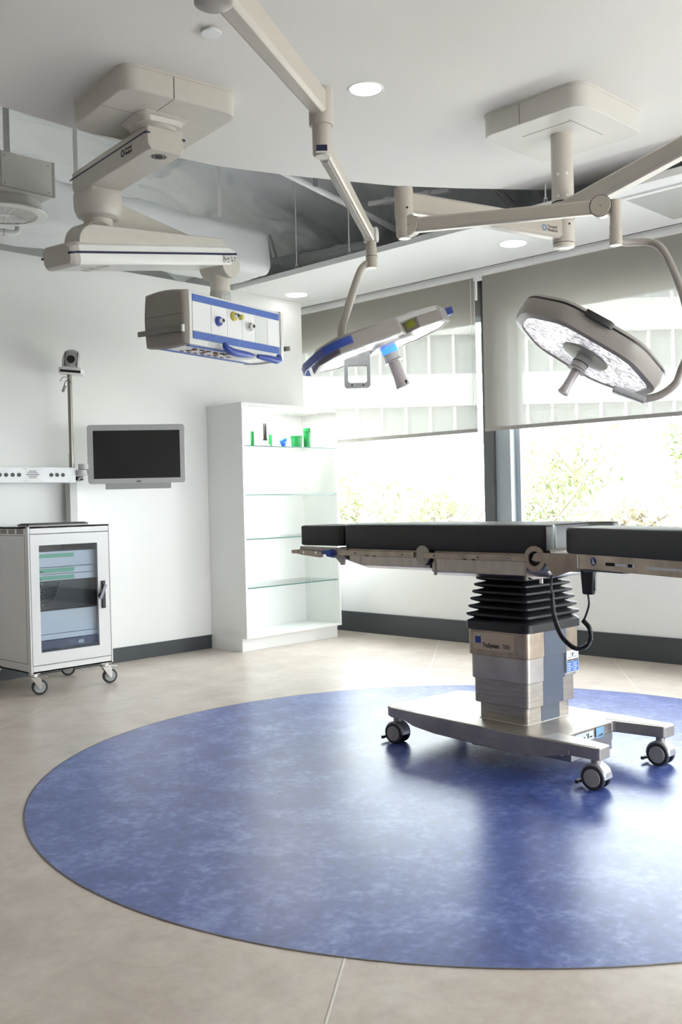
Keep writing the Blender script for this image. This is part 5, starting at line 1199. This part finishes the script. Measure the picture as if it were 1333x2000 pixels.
# steel duct box with round swirl diffuser
t = thing('duct_box', 'flat grey sheet metal duct box in the open ceiling at the left edge', 'duct box', (2.6, 5.65, 3.075))
obj('box', B().box(2.2, 3.115, 5.40, 5.96, 3.078, 3.285), duct_m, t, bevel=0.002)
b = B(); b.box(2.195, 3.120, 5.398, 5.402, 3.074, 3.084); b.box(3.105, 3.121, 5.396, 5.402, 3.078, 3.285); b.box(2.775, 2.780, 5.398, 5.402, 3.085, 3.285)
obj('flange', b, mat('duct_edge', (0.45, 0.45, 0.42), 0.5), t, bevel=0.001)
b = B(); 
for x in (2.80, 3.08):
    for z in (3.10, 3.26): b.cyl((x, 5.40, z), (x, 5.397, z), 0.006, seg=8)
objs('rivet', b, mat('duct_edge', (0, 0, 0)), t)
t = thing('swirl_diffuser', 'round white swirl air diffuser with black slots hanging at the left edge', 'air diffuser', (2.945, 5.69, 3.0))
DC = (2.945, 5.69, 3.0)
obj('drum', B().lathe([(0.215, 0.004), (0.215, 0.078)], DC), duct_m, t)
n = 48
obj('rim', B().lathe([(0.19, 0.0), (0.245, 0.002), (0.25, 0.008), (0.235, 0.014), (0.19, 0.012)], DC, seg=56, caps=False), pendw_m, t)
obj('back', B().lathe([(0.192, 0.007), (0.192, 0.010)], DC), dark_m, t)
for i in range(22):
    a = 2 * PI * i / 22 + 0.1; a2 = a + 0.16; d = 0.0028
    p = V((DC[0] + 0.02 * math.cos(a), DC[1] + 0.02 * math.sin(a), DC[2])); q = V((DC[0] + 0.193 * math.cos(a2), DC[1] + 0.193 * math.sin(a2), DC[2])); s_ = (q - p).cross(V((0, 0, 1))).normalized()
    b = B(); b.add([p - s_ * 0.0015, q - s_ * 0.003, q + s_ * 0.003, p + s_ * 0.002, p - s_ * 0.002 + V((0, 0, .0012)), q - s_ * 0.003 + V((0, 0, .0012)), q + s_ * 0.003 + V((0, 0, .0012)), p + s_ * 0.002 + V((0, 0, .0012))], [(0, 1, 2, 3), (4, 7, 6, 5), (0, 4, 5, 1), (1, 5, 6, 2), (2, 6, 7, 3), (3, 7, 4, 0)])
    obj('vane', b, pendw_m, t)
obj('hub', B().lathe([(0.012, -0.003), (0.03, 0.0), (0.03, 0.006)], DC), pendw_m, t)
# pipes
t = thing('elbow_pipe', 'white pipe with an elbow below the round diffuser at the left edge', 'pipe', (2.9, 5.98, 3.02))
obj('straight', B().tube([(1.6, 5.99, 2.985), (3.10, 5.99, 2.985), (3.16, 5.99, 2.992), (3.185, 5.99, 3.01), (3.19, 5.995, 3.04)], 0.021, seg=16), pipe_m, t)
obj('coupling', B().cyl((3.085, 5.99, 2.985), (3.115, 5.99, 2.985), 0.025, seg=16), pipe_m, t)
t = thing('conduit_pipe', 'white pipe crossing the open ceiling behind the middle lamp boom', 'pipe', (5.2, 5.3, 3.55))
obj('straight', B().tube([(3.6, 5.06, 3.65), (4.80, 5.12, 3.51), (5.39, 5.10, 3.41), (6.2, 5.1, 3.28)], 0.022, seg=16), pipe_m, t)
b = B(); b.box(5.01, 5.045, 5.08, 5.09, 3.47, 4.2); obj('clip', b, mat('clip_grey', (0.30, 0.30, 0.29), 0.5), t)
t = thing('jointed_pipe', 'short white jointed pipe in the dark opening left of the lamp pole joint', 'pipe', (6.3, 4.9, 3.6))
pj0 = V((5.78, 5.25, 3.53)); pj1 = V((5.90, 4.55, 3.50))
obj('straight', B().tube([pj0, pj1], 0.022, seg=14), pipe_m, t)
for k in (0.2, 0.45, 0.7): obj('coupling', B().tube([pj0.lerp(pj1, k), pj0.lerp(pj1, k + 0.08)], 0.03, seg=14), pipe_m, t)
# soffit insulation roll
b = B(); rings = []
for i in range(90):
    y = 5.15 + (7.6 - 5.15) * i / 89; ring = []; rz_ = 0.075 + 0.05 * min(1, i / 60); e = 0.6 if i in (0, 89) else 1
    for k in range(36):
        a = 2 * PI * k / 36; h = 1 + 0.16 * noise.noise(V((y * 7, math.cos(a) * 2, math.sin(a) * 2))) + 0.12 * abs(noise.noise(V((y * 19, math.cos(a) * 3, math.sin(a) * 3))))
        ring.append((5.86 + 0.16 * math.cos(a) * h * e, y, 3.082 + rz_ * 1.25 + rz_ * math.sin(a) * h * e))
    rings.append(ring)
tag(obj('insulated_duct', b.layers(rings), wrapg_m, smooth=60), 'grey crumpled insulated duct lying above the low ceiling', 'duct')
# hanger rods with turnbuckles
def rod(y, label, x=5.50, z0=3.075):
    t = thing('hanger_rod', label, 'hanger rod', (x, y, z0), 0, 'thin rods carrying the low ceiling')
    obj('rod', B().cyl((x, y, z0 + 0.03), (x, y, 4.25), 0.0045, seg=8), white_m, t)
    b = B(frame((x, y, 0), (0.72, -0.69, 0), (0.69, 0.72, 0))); b.box(-0.011, -0.007, -0.004, 0.004, z0, z0 + 0.035); b.box(0.007, 0.011, -0.004, 0.004, z0, z0 + 0.035); b.box(-0.011, 0.011, -0.004, 0.004, z0 + 0.032, z0 + 0.037); b.cyl((0, 0, z0 + 0.035), (0, 0, z0 + 0.06), 0.006, seg=8)
    obj('stirrup', b, white_m, t)
rod(5.80, 'thin hanger rod beside the wrapped duct end, leftmost of the ceiling rods')
rod(5.215, 'thin hanger rod between the duct end and the middle lamp boom')
rod(4.68, 'thin hanger rod just left of the right lamp joint')
rod(3.47, 'thin hanger rod beside the right lamp pole, rightmost of the ceiling rods')
def strut(p, q, r, label, m=None):
    tag(obj('ceiling_strut', B().tube([p, q], r, seg=8), m or mat('strut_grey', (0.45, 0.45, 0.43), 0.5)), label, 'strut')
strut((6.15, 6.75, 3.08), (6.10, 6.85, 3.75), 0.012, 'pale upright strut behind the crumpled insulated duct')
strut((6.22, 6.68, 3.08), (6.08, 6.80, 3.75), 0.010, 'thin slanted strut behind the crumpled insulated duct')
strut((6.3, 3.95, 3.08), (6.05, 4.5, 3.75), 0.022, 'thick slanted strut in the dark gap right of the lamp joint')
strut((6.2, 3.45, 3.08), (6.3, 4.1, 3.60), 0.018, 'slanted strut in the dark gap just left of the lamp pole')
tag(obj('black_hose', B().tube([(6.3, 3.38, 3.08), (6.25, 3.45, 3.25), (6.3, 3.65, 3.30), (6.4, 3.75, 3.2)], 0.028, seg=12, sub=6), mat('hose_grey', (0.35, 0.35, 0.34), 0.5)), 'curved grey hose in the ceiling gap beside the lamp pole', 'hose')
b = B(); b.box(5.50, 5.51, 3.93, 4.02, 3.075, 3.085); b.box(5.50, 5.51, 3.955, 3.965, 3.08, 3.13); b.box(5.50, 5.51, 3.985, 3.995, 3.08, 3.12); b.box(5.50, 5.51, 3.94, 4.01, 3.105, 3.115)
tag(obj('clamp', b, white_m), 'small white clamp on the low ceiling edge left of the lamp pole', 'clamp')

# ================================================================== OUTSIDE
def W2(xc, d, z): return V((0, 0, 0)) + camf * d + camr * xc + V((0, 0, z))
GZ = -4.5
out = bpy.data.objects.new('exterior_ground', None)
bpy.data.objects.remove(out)
b = B(frame((0, 0, 0), camr, camf)); b.box(-90, 90, -60, 90, GZ - 0.2, GZ)
struct('exterior_ground', b, mat('paving', (0.42, 0.41, 0.38), 0.8))
D = 50.0
bl = thing('office_building', 'white office building with long window strips seen through the windows', 'building', tuple(W2(4, D, GZ)), math.atan2(-0.716, 0.698))
FM = frame((0, 0, 0), camr, camf)
facade_m = mat('facade_white', (0.62, 0.63, 0.63), 0.6); fglass_m = mat('facade_glass', (0.24, 0.28, 0.29), 0.3)
b = B(FM); z = 0.30 - 3.6 * 2
strips = []
while z < 16:
    strips.append((z, z + 1.98)); b.box(-22, 34, D, D + 6, z + 1.98, z + 3.6); z += 3.6
obj('floor_band', b, facade_m, bl)
for (z0, z1) in strips:
    if z1 < GZ: continue
    g = obj('window_strip', B(FM).box(-22, 34, D + 0.25, D + 0.4, z0, z1), fglass_m, bl)
    b = B(FM); x = -21.4
    while x < 34: b.box(x, x + 0.13, D + 0.05, D + 0.3, z0, z1); x += 1.235
    obj('mullion_row', b, facade_m, g)
# trees
def leaf_mat(nm, c, c2):
    m = bpy.data.materials.new(nm); m.use_nodes = True; nt = m.node_tree; N = nt.nodes; L = nt.links
    N.remove(N['Principled BSDF']); out = N['Material Output']
    oi = N.new('ShaderNodeTexCoord'); nz = N.new('ShaderNodeTexNoise'); nz.inputs['Scale'].default_value = 1.2; L.new(oi.outputs['Object'], nz.inputs['Vector'])
    r = N.new('ShaderNodeValToRGB'); r.color_ramp.elements[0].position = .35; r.color_ramp.elements[1].position = .65; r.color_ramp.elements[0].color = (*c, 1); r.color_ramp.elements[1].color = (*c2, 1); L.new(nz.outputs[0], r.inputs[0])
    d = N.new('ShaderNodeBsdfDiffuse'); t = N.new('ShaderNodeBsdfTranslucent'); a = N.new('ShaderNodeMixShader'); a.inputs[0].default_value = .4
    L.new(r.outputs[0], d.inputs[0]); L.new(r.outputs[0], t.inputs[0]); L.new(d.outputs[0], a.inputs[1]); L.new(t.outputs[0], a.inputs[2]); L.new(a.outputs[0], out.inputs[0]); return m
lf = [leaf_mat('leaf_green', (0.075, 0.10, 0.040), (0.20, 0.22, 0.12)), leaf_mat('leaf_yellow', (0.12, 0.13, 0.06), (0.26, 0.26, 0.15)), leaf_mat('leaf_blossom', (0.19, 0.165, 0.11), (0.30, 0.27, 0.20))]
bark_m = mat('bark', (0.13, 0.11, 0.09), 0.8)
def tree(xc, d, ztop, rad, hz, mi, label, n=1500, seedv=1):
    random.seed(seedv); t = thing('tree', label, 'tree', tuple(W2(xc, d, GZ)), 0, 'trees outside the windows')
    cz = ztop - hz; b = B(FM)
    blobs = [(random.uniform(-.6, .6) * rad, random.uniform(-.6, .6) * rad, random.uniform(-.7, .6) * hz, random.uniform(.3, .5)) for _ in range(16)]
    for _ in range(n):
        bx, by, bz, br = random.choice(blobs)
        dv = V((random.gauss(0, 1), random.gauss(0, 1), random.gauss(0, 1))).normalized() * br * rad * random.uniform(.55, 1.0)
        c = V((xc + bx + dv.x, d + by + dv.y, cz + bz + dv.z * hz / rad)); s_ = random.uniform(.07, .17)
        e1 = V((random.gauss(0, 1), random.gauss(0, 1), random.gauss(0, 1))).normalized(); e2 = e1.orthogonal().normalized()
        b.add([c - e1 * s_, c - e2 * s_ * .45, c + e1 * s_, c + e2 * s_ * .45], [(0, 1, 2, 3)])
    obj('foliage', b, lf[mi], t, smooth=0, fix=False)
    b = B(FM); b.tube([(xc, d, GZ), (xc + .1, d, (GZ + cz) / 2), (xc, d, cz + hz * .3)], lambda q: .22 * (1 - .6 * q), seg=9)
    for k in range(5):
        a = k * 1.3; b.tube([(xc, d, cz - hz * .5 + k * .2), (xc + rad * .6 * math.cos(a), d + rad * .6 * math.sin(a), cz + hz * .3)], .06, seg=6)
    obj('trunk', b, bark_m, t)
tree(1.1, 32, 2.2, 1.8, 1.7, 1, 'low yellowish tree outside just right of the cabinet', seedv=11)
tree(3.9, 36, 2.6, 2.4, 2.3, 1, 'pale bushy tree outside beside the window mullion, left pane', seedv=12)
tree(7.3, 34, 3.6, 2.6, 2.7, 0, 'green tree outside just right of the window mullion', seedv=13)
tree(7.9, 26, 1.75, 1.5, 1.5, 2, 'pale blossoming tree outside in the middle of the right pane', seedv=14)
tree(11.0, 30, 4.4, 2.0, 2.6, 0, 'tall green tree outside at the right edge', seedv=15, n=2000)
tree(10.2, 43, 5.0, 2.8, 2.4, 1, 'yellow green tree outside rising behind the blossoming tree', seedv=16)
